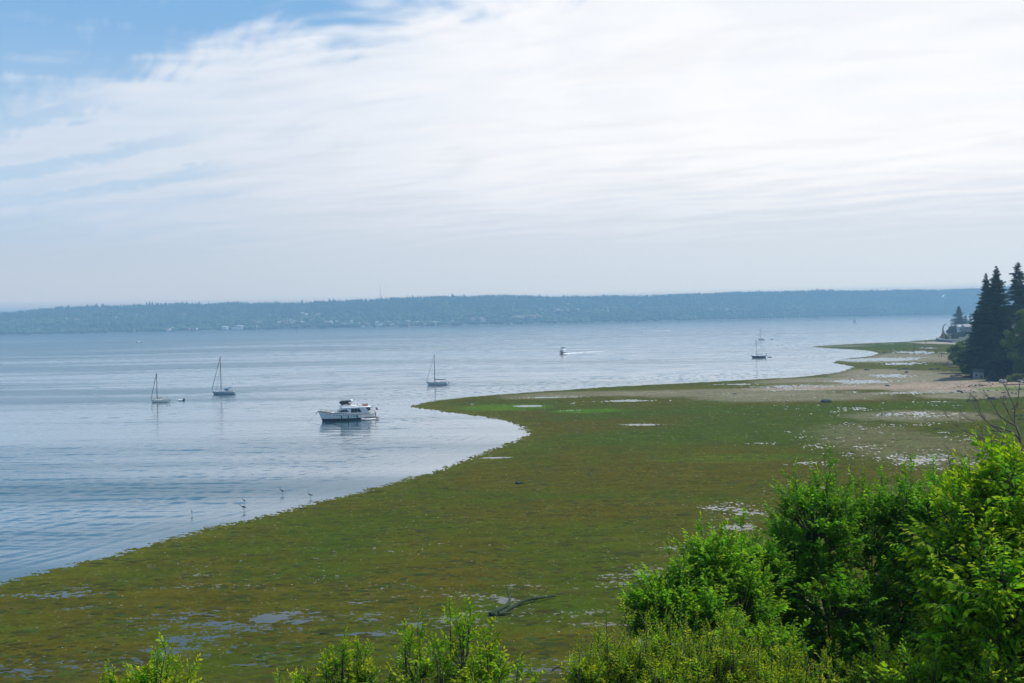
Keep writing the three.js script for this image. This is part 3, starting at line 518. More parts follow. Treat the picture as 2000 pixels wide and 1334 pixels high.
{
  const dark = [0.027, 0.056, 0.013], mid = [0.028, 0.045, 0.020];
  const stand = 'tall conifers behind the beach cabin';
  conifer(1947, 745, 519, 0.02, 12.5, 3, dark, 'tall dark conifer rising right behind the beach cabin', stand, 1.5);
  conifer(1925, 742, 533, 0.0, 9.5, 4, dark, 'slightly shorter dark conifer pressed against the tall cabin conifer', stand, 1.2);
  conifer(1908, 741, 602, -0.01, 9, 5, dark, 'low dark conifer at the seaward edge of the stand', stand, 1.0);
  conifer(1990, 742, 512, 0.10, 10.5, 6, dark, 'tallest conifer set back up the bluff behind the stand', stand);
  conifer(2022, 742, 525, 0.08, 10.5, 7, dark, 'conifer beyond the tallest one, on the landward side', stand);
  conifer(1968, 744, 600, 0.015, 8, 8, dark, 'shorter conifer between the cabin conifer and leafy tree', stand, 3);
  conifer(1936, 743, 560, 0.015, 11, 15, dark, 'dark conifer whose spire fills the gap of the pair', stand, 1.2);
  conifer(1945, 748, 688, -0.012, 5.4, 9, mid, 'young bushy fir standing on the beach beside the cabin', null, 0.6, 1.6);
  conifer(1873, 654, 597, 0.03, 13, 10, dark, 'hazy dark conifer standing behind the point houses', 'conifers on the house point', 3);
  conifer(1886, 652, 616, 0.05, 8, 11, dark, 'smaller hazy conifer beyond the point houses', 'conifers on the house point', 3);
  conifer(1895, 652, 619, 0.06, 7, 12, dark, 'thin hazy conifer last behind the point houses', 'conifers on the house point', 3);
  conifer(1880, 652, 626, 0.08, 8, 13, dark, 'lowest hazy conifer between the two point conifers', 'conifers on the house point', 3);
  // leafy trees by the conifers
  const at = (px, py, y, back = 0) => { const p = G(px, py); p.x *= 1 + back; p.z *= 1 + back; p.y = y; return p; };
  leafyTree('dark_bush', 'dark bush filling the gap between the fir and bright leafy tree', 'bush', at(1966, 747, 1.2), [[-3, 2.5, 0, 2.6], [1, 3.5, 0, 3], [4, 3, 0, 2.8], [0, 6.5, -2, 3], [3, 8, -2, 3]], 0.7, [0.035, 0.055, 0.022], 35, null, 2, 1.3, 0.15);
  leafyTree('leafy_tree', 'bright green leafy tree spilling down beside the tall conifers', 'tree', at(1985, 748, 2), [[-1, 13, 1, 3.4], [3, 9, 2, 3.8], [-2, 7, 3, 2.8], [2, 18, 0, 3.2], [5, 22, -1, 3], [6, 14, 1, 4], [0, 4, 3, 2.6], [4, 12, 2, 3], [3, 15, 1, 3], [9, 8, 2, 4], [9, 18, 0, 3.6]], 0.8, [0.14, 0.22, 0.03], 21, null, 13, 1, 0.4);
  leafyTree('leafy_tree', 'pale green leafy tree at the foot of bluff, seaward of conifers', 'tree', at(1893, 735, 0.8), [[0, 4, 0, 3], [-3, 6, -2, 3.2], [1, 8.5, -2, 3.2], [-1, 2.2, 1, 2.2], [-2.5, 10, -6, 3]], 0.7, [0.15, 0.21, 0.035], 22, null, 5, 1, 0.22);
  leafyTree('leafy_tree', 'olive leafy tree leaning over the beach toward the house point', 'tree', at(1880, 712, 0.8, 0.02), [[0, 2.6, 0, 2.4], [-3, 3.2, -1, 1.8], [3, 5, -1, 2.8], [6.5, 8, -3, 3.2]], 0.7, [0.15, 0.19, 0.04], 23, null, 5, 1, 0.22);
  leafyTree('overhanging_bush', 'dark bush hanging out over the beach from the bluff', 'bush', at(1862, 708, 0.7), [[0, 3.4, 0, 1.9], [-1, 2.0, 0, 1.2], [1.6, 4.6, 0, 1.6]], 0.6, [0.026, 0.042, 0.022], 24, null, 2, 1, 0.12);
  leafyTree('beach_bush', 'low yellow-green bush behind the stone edging of the beach', 'bush', at(1985, 752, 0.8), [[-2.6, 0.9, 0, 1.3], [-0.5, 1.3, 0, 1.6], [2, 1.8, -1, 2], [4.5, 2.4, 0, 2.4]], 0.5, [0.16, 0.24, 0.03], 25, null, 0.6, 1, 0.08);
  leafyTree('beach_bush', 'grey-green bush above the yellow-green beach bush', 'bush', at(1990, 746, 1.6, 0.02), [[-1, 2, 0, 1.8], [2, 2.6, 0, 2.2], [5, 3.4, 0, 2.6]], 0.5, [0.05, 0.075, 0.03], 26, null, 0.6, 1, 0.08);
  leafyTree('garden_hedge', 'rounded grey-green hedge in front of the point houses', 'hedge', at(1876, 664, 2.4), [[-4, 2, 0, 2.6], [0, 2.4, 0, 3], [4, 2.2, 0, 2.6]], 0.9, [0.055, 0.085, 0.05], 27, null, 0.6, 1, 0.1);
  leafyTree('garden_shrub', 'dark shrub between the garden hedge and sea wall', 'shrub', at(1862, 667, 2.2), [[0, 1.6, 0, 2], [3, 1.4, 0, 1.7], [-5, 1, 0, 1.6]], 0.8, [0.07, 0.075, 0.03], 28, null, 0.5, 1, 0.1);
  leafyTree('garden_shrub', 'yellow flowering shrub on top of the point sea wall', 'shrub', at(1849, 664.5, 2.2), [[0, 0.9, 0, 1.4], [2.5, 0.9, 0, 1.2], [-3, 0.8, 0, 1.2]], 0.7, [0.22, 0.19, 0.04], 29, null, 0.4, 1, 0.1);
  leafyTree('leafy_tree', 'squat dark leafy tree trimmed square beside the point houses', 'tree', at(1859, 661, 2.4, 0.03), [[-1.5, 3, 0, 2.6], [2.5, 3, 0, 2.6], [-0.5, 6, 0, 2.4], [2.6, 6.6, 0, 2.2]], 0.9, [0.03, 0.04, 0.028], 30, null, 5, 1, 0.3);
}

// ---------- foreground plants: shoots with single leaves ----------
function leafShape(L, w, fold, droop) {          // one folded leaf along +x, tip drooping; an array of triangle corners
  const P = [[0, 0, 0], [0.3 * L, fold * 0.8, w * 0.85], [0.62 * L, fold * 0.7 - droop * 0.35, w * 0.8], [L, -droop, 0], [0.62 * L, fold * 0.7 - droop * 0.35, -w * 0.8], [0.3 * L, fold * 0.8, -w * 0.85], [0.32 * L, 0, 0], [0.64 * L, -droop * 0.42, 0]];
  const t = [[0, 6, 1], [1, 6, 7], [1, 7, 2], [2, 7, 3], [0, 5, 6], [5, 7, 6], [5, 4, 7], [4, 3, 7]];
  return t.flatMap((f) => f.map((i) => V(...P[i])));
}
function shootParts(sd, len, nLeaf, leafL, wRatio, droop) {
  seed(sd); const leaves = [], pts = [V(0, 0, 0), V(len * 0.35, len * 0.03, rr(-0.05, 0.05) * len), V(len * 0.7, len * 0.02, rr(-0.1, 0.1) * len), V(len, -len * 0.02 + rr(-0.05, 0.08) * len, rr(-0.12, 0.12) * len)];
  const c = new THREE.CatmullRomCurve3(pts);
  for (let i = 0; i < nLeaf; i++) {
    const t = 0.12 + 0.88 * (i + 0.5) / nLeaf, at = c.getPointAt(Math.min(1, t)), s = leafL * (i > nLeaf - 3 ? rr(0.5, 0.75) : rr(0.8, 1.15));
    const side = i === nLeaf - 1 ? 0 : i % 2 ? 1 : -1, q = new THREE.Quaternion().setFromEuler(new THREE.Euler(rr(-0.5, 0.5) + (i % 3 === 0 ? rr(-0.6, 0.6) : 0), -side * (lerp(1.25, 0.7, t) + rr(-0.25, 0.25)), rr(-0.5, 0.15), 'YZX'));
    leaves.push({ m: new THREE.Matrix4().compose(at, q, V(s, s, s)), tip: t });
  }
  return { leaves, twig: tube(pts, len * 0.012 + 0.0015, 0.001, 4, 4), droop, wRatio };
}
function shootGeometry(sp, young, old, var_) {
  const pos = [], col = [], L = leafShape(1, sp.wRatio / 2, 0.07, sp.droop);
  sp.leaves.forEach((l, i) => { const v = 0.8 + 0.4 * ((i * 0.618 + var_) % 1), k = sstep(0.35, 1, l.tip) * 0.9; for (const p of L) { const q = p.clone().applyMatrix4(l.m); pos.push(q.x, q.y, q.z); for (let c = 0; c < 3; c++) col.push(lerp(old[c], young[c], k) * v); } });
  const g = new THREE.BufferGeometry(); g.setAttribute('position', new THREE.Float32BufferAttribute(pos, 3)); g.computeVertexNormals(); g.setAttribute('color', new THREE.Float32BufferAttribute(col, 3)); return g;
}
const FR = new THREE.Matrix4();
function frame(q, dir, roll) {                   // x along the shoot, y as near to the zenith as it goes
  const side = V().crossVectors(dir, Math.abs(dir.y) > 0.96 ? V(1, 0, 0) : Y).normalize(), up = V().crossVectors(side, dir);
  return q.setFromRotationMatrix(FR.makeBasis(dir, up, side)).multiply(new THREE.Quaternion().setFromAxisAngle(V(1, 0, 0), roll));
}
/* o: name, label, category, base (on the slope), hubs: [{p, r, n}] crown masses in the world, shoot length, leaves per shoot, leaf length ... */
function foliagePlant(o) {
  seed(o.sd);
  const g = thing(o.name, o.label, o.category, o.base, 0, o.group), B = o.base;
  const shoots = [0, 1, 2, 3].map((k) => shootParts(o.sd * 10 + k, o.len * (0.85 + 0.1 * k), o.nLeaf, o.leaf, o.wRatio ?? 0.5, o.droop ?? 0.22));
  seed(o.sd + 500);
  const limbs = [], list = [], q = new THREE.Quaternion();
  // stems from the ground up into the crown
  const stems = o.stems ?? [V(0, 0, 0)];
  const topOf = o.hubs.reduce((a, h) => h.p.y > a.p.y ? h : a, o.hubs[0]);
  for (const h of o.hubs) {
    const hp = h.p.clone().sub(B), root = stems[Math.floor(rnd() * stems.length)], foot = hp.clone().add(V(0, -h.r * (h.down ?? 1.3), 0));
    limbs.push(tube([root.clone().add(V(0, -0.3, 0)), V(lerp(root.x, foot.x, 0.45) + rr(-0.1, 0.1), lerp(root.y, foot.y, 0.5), lerp(root.z, foot.z, 0.45) + rr(-0.1, 0.1)), foot, hp.clone().add(V(rr(-0.1, 0.1) * h.r, h.r * 0.55, rr(-0.1, 0.1) * h.r))], o.trunk ?? 0.05, 0.006, 14, 6));
    for (let i = 0; i < h.n; i++) {
      // a branch from the stem to a point of the mass, its outer half set with shoots
      let d = V(rr(-1, 1), rr(-0.6, 1.1), rr(-1, 1)); while (d.length() > 1.05) d = V(rr(-1, 1), rr(-0.6, 1.1), rr(-1, 1)); d.normalize();
      const f = h.r * rr(0.72, 1.02) * (0.85 + 0.4 * noise(d.x * 1.9 + o.sd, d.y * 1.9 + d.z)), sq = h.sq ?? [1, 1, 1];
      const tip = hp.clone().add(V(d.x * f * sq[0], d.y * f * sq[1], d.z * f * sq[2])), from = hp.clone().add(V(d.x * 0.08 * h.r, -h.r * (d.y > 0 ? 0.25 : 0.6) * sq[1], d.z * 0.08 * h.r)), midp = from.clone().lerp(tip, 0.55).add(V(0, (o.arch ?? 0.05) * f, 0));
      limbs.push(tube([from, midp, tip], o.branch ?? 0.012, 0.003, 5, 4));
      const c = new THREE.QuadraticBezierCurve3(from, midp, tip), ns = o.perBranch ?? 7;
      for (let k = 0; k < ns; k++) {
        const t = k === 0 ? 1 : 0.42 + 0.56 * rnd(), at = c.getPoint(t), along = c.getTangent(t);
        const dir = along.multiplyScalar(k === 0 ? 1 : 0.55).add(V(rr(-1, 1), rr(-0.55, 0.9), rr(-1, 1)).multiplyScalar(k === 0 ? 0.25 : 0.85)).add(V(0, o.up ?? 0.25, 0)).normalize();
        frame(q, dir, rr(-0.5, 0.5));
        const s = rr(0.6, 1.2); list.push({ M: new THREE.Matrix4().compose(at, q, V(s, s, s)), at: at.clone().add(B), kind: list.length % 4 });
      }
    }
    for (let i = 0; i < (h.spikes ?? 0); i++) {  // upright leading shoots that stand out of the crown
      const a = rnd() * 6.28, rad = h.r * rr(0.1, 0.85), sq = h.sq ?? [1, 1, 1], at0 = hp.clone().add(V(Math.cos(a) * rad * sq[0], h.r * sq[1] * Math.sqrt(Math.max(0.05, 1 - (rad / h.r) ** 2)) * 0.8, Math.sin(a) * rad * sq[2])), L = o.len * rr(0.7, 1.4) * (o.spike ?? 1), end = at0.clone().add(V(rr(-0.2, 0.2) * L, L, rr(-0.2, 0.2) * L));
      limbs.push(tube([at0.clone().add(V(0, -L * 0.6, 0)), at0, end], 0.006, 0.002, 5, 4));
      for (let k = 0; k < 5; k++) { const at = at0.clone().lerp(end, k === 0 ? 0.95 : rr(0, 0.85)), dir = V(rr(-1, 1), k === 0 ? 3 : rr(0.3, 1.6), rr(-1, 1)).normalize(); frame(q, dir, rnd() * 6.28); const s = rr(0.6, 0.95); list.push({ M: new THREE.Matrix4().compose(at, q, V(s, s, s)), at: at.clone().add(B), kind: list.length % 4 }); }
    }
  }
  part(g, 'branches', limbs, o.bark ?? BARKGREY);
  // the shoots that show largest: their leaves are parts of their own
  const young = o.young, old = o.old, m = leafMat(1, 1, 1, o.through ?? 0.45); m.vertexColors = true;
  const apart = o.apart ? [...list].sort((a, b) => a.at.distanceTo(camera.position) - 1.2 * (a.at.y - B.y) - (b.at.distanceTo(camera.position) - 1.2 * (b.at.y - B.y))).slice(0, Math.floor(o.apart / o.nLeaf)) : [];
  const own = new Set(apart);
  shoots.forEach((sp, k) => {
    const geo = shootGeometry(sp, young, old, k * 0.37), mine = list.filter((s) => s.kind === k && !own.has(s)), im = new THREE.InstancedMesh(geo, m, mine.length);
    const tint = new THREE.Color();
    mine.forEach((s, i) => { im.setMatrixAt(i, s.M); const v = rr(0.6, 1.3), y = rr(0.8, 1.3); im.setColorAt(i, tint.setRGB(v * y, v, v)); });
    im.name = 'leaves'; im.userData.kind = 'stuff'; g.add(im);
    const tw = new THREE.InstancedMesh(fix(sp.twig.clone()), o.twigMat ?? BARKGREY, mine.length + apart.filter((s) => s.kind === k).length); let n = 0;
    for (const s of list) if (s.kind === k) tw.setMatrixAt(n++, s.M);
    tw.count = n; tw.name = 'twigs'; tw.userData.kind = 'stuff'; g.add(tw);
  });
  if (apart.length) {
    const shape = leafShape(1, (o.wRatio ?? 0.5) / 2, 0.07, o.droop ?? 0.22).flatMap((p) => p.toArray()), geo = triFan(shape);
    const mats = [0, 0.3, 0.6, 0.85].map((k) => leafMat(lerp(old[0], young[0], k), lerp(old[1], young[1], k), lerp(old[2], young[2], k), o.through ?? 0.45));
    for (const s of apart) for (const l of shoots[s.kind].leaves) { const le = part(g, 'leaf', geo, mats[Math.min(3, Math.floor(sstep(0.35, 1, l.tip) * 3.2 + rnd() * 0.9))]); le.applyMatrix4(new THREE.Matrix4().multiplyMatrices(s.M, l.m)); }
  }
  return g;
}
const slope = (p) => V(p.x, landHeight(p.x, p.z) - 0.05, p.z);
{
  const hub = (px, py, dep, rpx, n, more = {}) => ({ p: D(px, py, dep), r: rpx * dep / F, n, ...more });
  // big leafy tree at the edge, close to the viewer
  foliagePlant({ sd: 101, name: 'cherry_tree', label: 'close bright yellow-green tree with large drooping leaves, below the bare branches', category: 'tree', base: slope(D(2035, 1300, 8.6)), trunk: 0.075, branch: 0.012,
    hubs: [hub(1980, 1025, 8.4, 130, 42, { spikes: 4 }), hub(1900, 1090, 8.2, 105, 30, { spikes: 3 }), hub(1960, 1190, 7.8, 140, 42, { spikes: 1 }), hub(2090, 1050, 8.8, 140, 30), hub(1905, 1010, 8.6, 70, 12, { spikes: 3 }), hub(2070, 1200, 8, 160, 30), hub(1880, 1230, 8.0, 75, 16), hub(1930, 1330, 7.8, 110, 30), hub(2040, 1330, 7.8, 120, 24), hub(1992, 950, 8.6, 50, 9, { spikes: 1 })],
    len: 0.27, nLeaf: 10, leaf: 0.074, wRatio: 0.5, droop: 0.36, perBranch: 9, up: 0.05, arch: 0.12, spike: 0.55, young: [0.38, 0.55, 0.012], old: [0.135, 0.37, 0.008], apart: 300, through: 0.6 });
  // round-topped tree in the middle of the thicket
  foliagePlant({ sd: 102, name: 'alder_tree', label: 'dark green upright tree in the middle of the foreground thicket', category: 'tree', base: slope(D(1640, 1330, 15.5)), trunk: 0.09, branch: 0.016,
    hubs: [hub(1590, 1028, 15, 95, 50, { spikes: 4, sq: [1, 1.05, 1] }), hub(1545, 1108, 15, 75, 26), hub(1700, 1058, 15.6, 90, 40, { spikes: 5, sq: [1, 1.1, 1] }), hub(1770, 1078, 16, 80, 32, { spikes: 4 }), hub(1620, 1178, 14.6, 130, 60), hub(1740, 1208, 15, 130, 60), hub(1690, 1328, 14.6, 160, 80), hub(1590, 1318, 14.4, 130, 60), hub(1800, 1308, 15, 120, 50), hub(1660, 1438, 14.4, 170, 50), hub(1835, 1058, 15.6, 70, 30, { spikes: 3 }), hub(1840, 1150, 14.4, 105, 60), hub(1850, 1020, 14.6, 75, 34, { spikes: 3 }), hub(1770, 1020, 15.2, 70, 30, { spikes: 3 }), hub(1480, 1120, 14.4, 60, 26), hub(1500, 1198, 14.8, 80, 34)],
    len: 0.34, nLeaf: 11, leaf: 0.075, wRatio: 0.56, droop: 0.25, perBranch: 10, young: [0.21, 0.47, 0.012], old: [0.085, 0.27, 0.008], through: 0.55 });
  foliagePlant({ sd: 103, name: 'alder_tree', label: 'rounded mid green leafy tree sloping down to the flat, beside the dark upright tree', category: 'tree', base: slope(D(1400, 1400, 14.5)), trunk: 0.07, branch: 0.014,
    hubs: [hub(1395, 1120, 13.5, 82, 50, { spikes: 2 }), hub(1320, 1170, 13.2, 75, 40, { spikes: 1 }), hub(1275, 1215, 13, 62, 30), hub(1450, 1180, 13.6, 85, 42), hub(1360, 1230, 12.8, 90, 44), hub(1470, 1280, 13, 100, 40)],
    len: 0.28, nLeaf: 11, leaf: 0.068, wRatio: 0.55, droop: 0.22, perBranch: 10, young: [0.30, 0.56, 0.012], old: [0.13, 0.37, 0.008], through: 0.58 });
  // willowy bushes low in front
  foliagePlant({ sd: 104, name: 'willow_bush', label: 'yellow-green small-leaved bush with upright wands below the rounded tree', category: 'bush', base: slope(D(1350, 1440, 9.2)), trunk: 0.035, branch: 0.008, stems: [V(-0.6, 0, 0), V(0, 0, 0), V(0.5, 0, 0.1)],
    hubs: [hub(1300, 1320, 8.4, 88, 60, { spikes: 7 }), hub(1210, 1330, 8.2, 72, 44, { spikes: 5 }), hub(1400, 1330, 8.2, 85, 55, { spikes: 7 }), hub(1150, 1350, 8.1, 50, 24, { spikes: 3 }), hub(1480, 1360, 8.2, 70, 30, { spikes: 4 }), hub(1310, 1400, 7.9, 130, 50)],
    len: 0.20, nLeaf: 13, leaf: 0.036, wRatio: 0.36, droop: 0.12, perBranch: 10, up: 0.5, young: [0.48, 0.58, 0.016], old: [0.20, 0.42, 0.010], through: 0.58 });
  foliagePlant({ sd: 105, name: 'willow_bush', label: 'sparse willow wands standing before the dark hollow of the thicket', category: 'bush', base: slope(D(1560, 1460, 9)), trunk: 0.025, branch: 0.007,
    hubs: [hub(1530, 1360, 8.4, 62, 16, { spikes: 6 }), hub(1620, 1375, 8.2, 60, 14, { spikes: 5 }), hub(1700, 1340, 8, 48, 12, { spikes: 3 })],
    len: 0.20, nLeaf: 12, leaf: 0.042, wRatio: 0.4, droop: 0.15, perBranch: 7, up: 0.6, young: [0.46, 0.56, 0.016], old: [0.19, 0.40, 0.010], through: 0.58 });
  // saplings at the bottom edge
  foliagePlant({ sd: 106, name: 'bitter_cherry_sapling', label: 'open sapling with upright leafy stems before the mossy driftwood log', category: 'sapling', base: slope(D(890, 1420, 7.6)), trunk: 0.02, branch: 0.006, stems: [V(-0.25, 0, 0), V(0.1, 0, 0), V(0.3, 0, 0)],
    hubs: [hub(905, 1289, 7.2, 52, 17, { spikes: 4, sq: [0.9, 1.35, 0.9] }), hub(810, 1319, 7.2, 48, 15, { spikes: 4, sq: [1, 1.1, 1] }), hub(960, 1319, 7.2, 42, 14, { spikes: 2 }), hub(860, 1364, 7, 80, 30, { spikes: 2 }), hub(950, 1384, 7, 70, 22, { spikes: 1 }), hub(1020, 1379, 7.1, 40, 9, { spikes: 2 })],
    len: 0.16, nLeaf: 9, leaf: 0.048, wRatio: 0.46, droop: 0.15, perBranch: 4, up: 0.45, young: [0.46, 0.56, 0.014], old: [0.15, 0.36, 0.008], apart: 280, through: 0.58 });
  foliagePlant({ sd: 107, name: 'bitter_cherry_sapling', label: 'smaller open sapling beside the larger one, with a few yellow leaves', category: 'sapling', base: slope(D(670, 1430, 7.4)), trunk: 0.018, branch: 0.006, stems: [V(-0.15, 0, 0), V(0.15, 0, 0)],
    hubs: [hub(665, 1334, 7, 42, 15, { spikes: 4, sq: [1, 1.1, 1] }), hub(730, 1359, 7, 48, 15, { spikes: 2 }), hub(620, 1384, 7, 45, 10, { spikes: 3 }), hub(570, 1399, 7, 36, 6, { spikes: 2 })],
    len: 0.15, nLeaf: 9, leaf: 0.045, wRatio: 0.46, droop: 0.15, perBranch: 4, up: 0.45, young: [0.48, 0.56, 0.014], old: [0.15, 0.36, 0.008], apart: 200, through: 0.58 });
  foliagePlant({ sd: 108, name: 'leafy_shrub', label: 'dense bright green shrub top standing alone with yellowing leaves', category: 'shrub', base: slope(D(280, 1450, 7.4)), trunk: 0.02, branch: 0.006, stems: [V(-0.15, 0, 0), V(0.1, 0, 0)],
    hubs: [hub(298, 1357, 6.8, 50, 30, { spikes: 3, sq: [0.9, 1.15, 0.9] }), hub(245, 1377, 6.8, 42, 18, { spikes: 2 }), hub(345, 1387, 6.8, 46, 18, { spikes: 2 }), hub(190, 1407, 6.8, 40, 10, { spikes: 1 }), hub(290, 1417, 6.6, 70, 24)],
    len: 0.14, nLeaf: 10, leaf: 0.046, wRatio: 0.42, droop: 0.14, perBranch: 5, up: 0.5, young: [0.48, 0.58, 0.014], old: [0.17, 0.40, 0.008], apart: 280, through: 0.58 });
  foliagePlant({ sd: 109, name: 'bramble', label: 'low leafy bramble tops under the close drooping-leaved tree', category: 'bramble', base: slope(D(1790, 1460, 8)), trunk: 0.02, branch: 0.006,
    hubs: [hub(1760, 1360, 7.6, 55, 16, { spikes: 3 }), hub(1840, 1365, 7.6, 60, 18, { spikes: 2 }), hub(1930, 1350, 7.4, 60, 18, { spikes: 2 })],
    len: 0.18, nLeaf: 9, leaf: 0.05, wRatio: 0.5, droop: 0.15, perBranch: 6, up: 0.4, young: [0.38, 0.54, 0.014], old: [0.15, 0.36, 0.008], through: 0.58 });
  // undergrowth that covers the slope beneath
  seed(300);
  const M = new THREE.Matrix4(), q = new THREE.Quaternion(), tint = new THREE.Color(), n = 2600, im = new THREE.InstancedMesh(clusters[0], leafMat(1, 1, 1, 0.3), n);
  for (let k = 0; k < n;) { const x = rr(-40, 40), z = rr(-26, -1.5), y = landHeight(x, z); if (y < 0.8 || y > 25.2) continue; const s = rr(0.35, 0.8); if (EYE - y - s < 0.42 * -z + 0.5) continue; M.compose(V(x, Math.min(y, 25.2) + s * 0.3, z), q.setFromEuler(new THREE.Euler(rnd() * 6, rnd() * 6, rnd() * 6)), V(s, s, s)); im.setMatrixAt(k, M); const v = rr(0.5, 1.2); im.setColorAt(k, tint.setRGB(0.05 * v, 0.095 * v, 0.015 * v)); k++; }
  im.name = 'undergrowth'; im.userData = { kind: 'stuff', label: 'low green undergrowth covering the steep slope below', category: 'undergrowth' }; scene.add(im);
  // the bare shrub
  const dep = 10.5, dead = thing('bare_shrub', 'leafless dead shrub with thin arching grey branches above the close tree', 'shrub', slope(D(2010, 1100, dep))), DB = dead.position;
  const P = (l, dz = 0) => l.map(([a, b], i) => D(a, b, dep + dz + 0.05 * i).sub(DB));
  const lines = [[[[2012, 960], [1996, 880], [1989, 843], [1982, 827], [1983, 800], [1988, 780], [1992, 747]], 0.016, 0.003, 0], [[[1982, 827], [1969, 806], [1962, 790], [1960, 780]], 0.006, 0.002, 0], [[[1983, 800], [1976, 783], [1968, 765], [1963, 752]], 0.007, 0.002, 0], [[[1992, 860], [1981, 846], [1955, 837], [1935, 829], [1917, 811], [1907, 784], [1892, 768]], 0.011, 0.002, 0.1],
    [[[1998, 885], [1962, 848], [1933, 828], [1915, 812], [1905, 796], [1898, 785], [1890, 778]], 0.010, 0.002, -0.1], [[[1984, 832], [1955, 814], [1942, 795], [1934, 782], [1919, 760]], 0.009, 0.002, 0.1], [[[2000, 905], [1962, 873], [1935, 862], [1912, 853], [1877, 839], [1859, 822], [1844, 808]], 0.009, 0.0015, 0.2], [[[1985, 860], [1951, 843], [1921, 838], [1905, 824], [1886, 816], [1870, 796]], 0.007, 0.0015, 0.3],
    [[[1990, 915], [1944, 900], [1915, 892], [1895, 886], [1884, 874], [1881, 866]], 0.007, 0.002, 0.1], [[[1960, 895], [1950, 872], [1960, 850], [1968, 822]], 0.005, 0.0015, 0.2], [[[1915, 892], [1890, 893], [1860, 883], [1850, 876]], 0.004, 0.001, 0], [[[1895, 886], [1908, 868], [1922, 850]], 0.003, 0.001, 0], [[[1981, 806], [1970, 802], [1990, 795]], 0.003, 0.001, 0]];
  seed(310);
  for (const [l, r0, r1, dz] of lines) {
    const pts = P(l, dz), geos = [tube(pts, r0, r1, 16, 6)], c = new THREE.CatmullRomCurve3(pts);
    for (let i = 0; i < 9; i++) { const t = rr(0.25, 0.98), a = c.getPointAt(t), d = c.getTangentAt(t).add(V(rr(-0.9, 0.9), rr(-0.2, 0.9), rr(-0.9, 0.9))).normalize(), L = rr(0.05, 0.22); geos.push(tube([a, a.clone().addScaledVector(d, L * 0.5).add(V(0, 0.01, 0)), a.clone().addScaledVector(d, L)], 0.0025, 0.001, 4, 4)); }
    part(dead, 'branch', geos, mat(0.10, 0.085, 0.075, 0.9));
  }
  const gl = []; const lf = leafShape(0.03, 0.006, 0.002, 0.008); const lg = triFan(lf.flatMap((p) => p.toArray()));
  const fewM = new THREE.InstancedMesh(lg, leafMat(0.3, 0.28, 0.03, 0.45), 90); for (let i = 0; i < 90; i++) { const [cx, cy] = [[1908, 830], [1900, 838], [1924, 842], [1905, 855], [1915, 870], [1945, 853], [1895, 892]][i % 7]; const p = D(cx + rr(-8, 8), cy + rr(-7, 7), dep + rr(-0.1, 0.3)).sub(DB); fewM.setMatrixAt(i, new THREE.Matrix4().compose(p, new THREE.Quaternion().setFromEuler(new THREE.Euler(rnd() * 6, rnd() * 6, rnd() * 6)), V(1, 1, 1))); } fewM.name = 'leaves'; fewM.userData.kind = 'stuff'; dead.add(fewM);
}
// ---------- boats ----------
function hullShell(L, B, sheer, o = {}) {          // bow at +x; returns functions for strips of the hull between two heights
  const draft = o.draft ?? 0.6, rake = o.rake ?? 0.12, full = o.full ?? 0.42, transom = o.transom ?? 0.75, N = 26, Mv = 8;
  const plan = (t) => t > 0.42 ? Math.pow(Math.max(0, 1 - Math.pow((t - 0.42) / 0.58, 2.3)), 0.9) : lerp(transom, 1, Math.sin(t / 0.42 * Math.PI / 2));
  const at = (t, y) => { const s = sheer(t), v = clamp((y + draft) / (s + draft)), hb = B / 2 * plan(t) * Math.pow(v, full + 0.75 * t ** 4), x = (t - 0.5) * L * (1 - rake * 0.5) + rake * L * (v - 0.5) * 0.55 * sstep(0.55, 1, t) - (o.reverse ?? 0) * (v - 0.5) * sstep(0.3, 0, t) * L * 0.08; return [x, hb]; };
  const strip = (f0, f1) => {
    const p = [], idx = [];
    for (const s of [1, -1]) { const b = p.length / 3; for (let i = 0; i <= N; i++) for (let j = 0; j <= Mv; j++) { const t = i / N, y = lerp(f0(t), f1(t), j / Mv), [x, z] = at(t, y); p.push(x, y, z * s); } for (let i = 0; i < N; i++) for (let j = 0; j < Mv; j++) { const a = b + i * (Mv + 1) + j, c = a + Mv + 1; if (s > 0) idx.push(a, c, a + 1, c, c + 1, a + 1); else idx.push(a, a + 1, c, c, a + 1, c + 1); } }
    const b = p.length / 3; for (let j = 0; j <= Mv; j++) { const y = lerp(f0(0), f1(0), j / Mv), [x, z] = at(0, y); p.push(x, y, z, x, y, -z); } for (let j = 0; j < Mv; j++) { const a = b + j * 2; idx.push(a, a + 2, a + 1, a + 1, a + 2, a + 3); }
    const g = new THREE.BufferGeometry(); g.setAttribute('position', new THREE.Float32BufferAttribute(p, 3)); g.setIndex(idx); g.computeVertexNormals(); return g;
  };
  const deck = (drop = 0.08) => { const p = [], idx = []; for (let i = 0; i <= N; i++) { const t = i / N, y = sheer(t) - drop, [x, z] = at(t, sheer(t)); p.push(x, y, z * 0.985, x, y + 0.04, 0, x, y, -z * 0.985); } for (let i = 0; i < N; i++) { const a = i * 3, c = a + 3; idx.push(a, c, a + 1, c, c + 1, a + 1, a + 1, c + 1, a + 2, c + 1, c + 2, a + 2); } const g = new THREE.BufferGeometry(); g.setAttribute('position', new THREE.Float32BufferAttribute(p, 3)); g.setIndex(idx); g.computeVertexNormals(); return g; };
  const rail = (r, up = 0) => [1, -1].map((s) => tube(Array.from({ length: 14 }, (_, i) => { const t = i / 13, [x, z] = at(t, sheer(t)); return V(x, sheer(t) + up, z * s); }), r, r, 26, 5));
  return { strip, deck, rail, at };
}
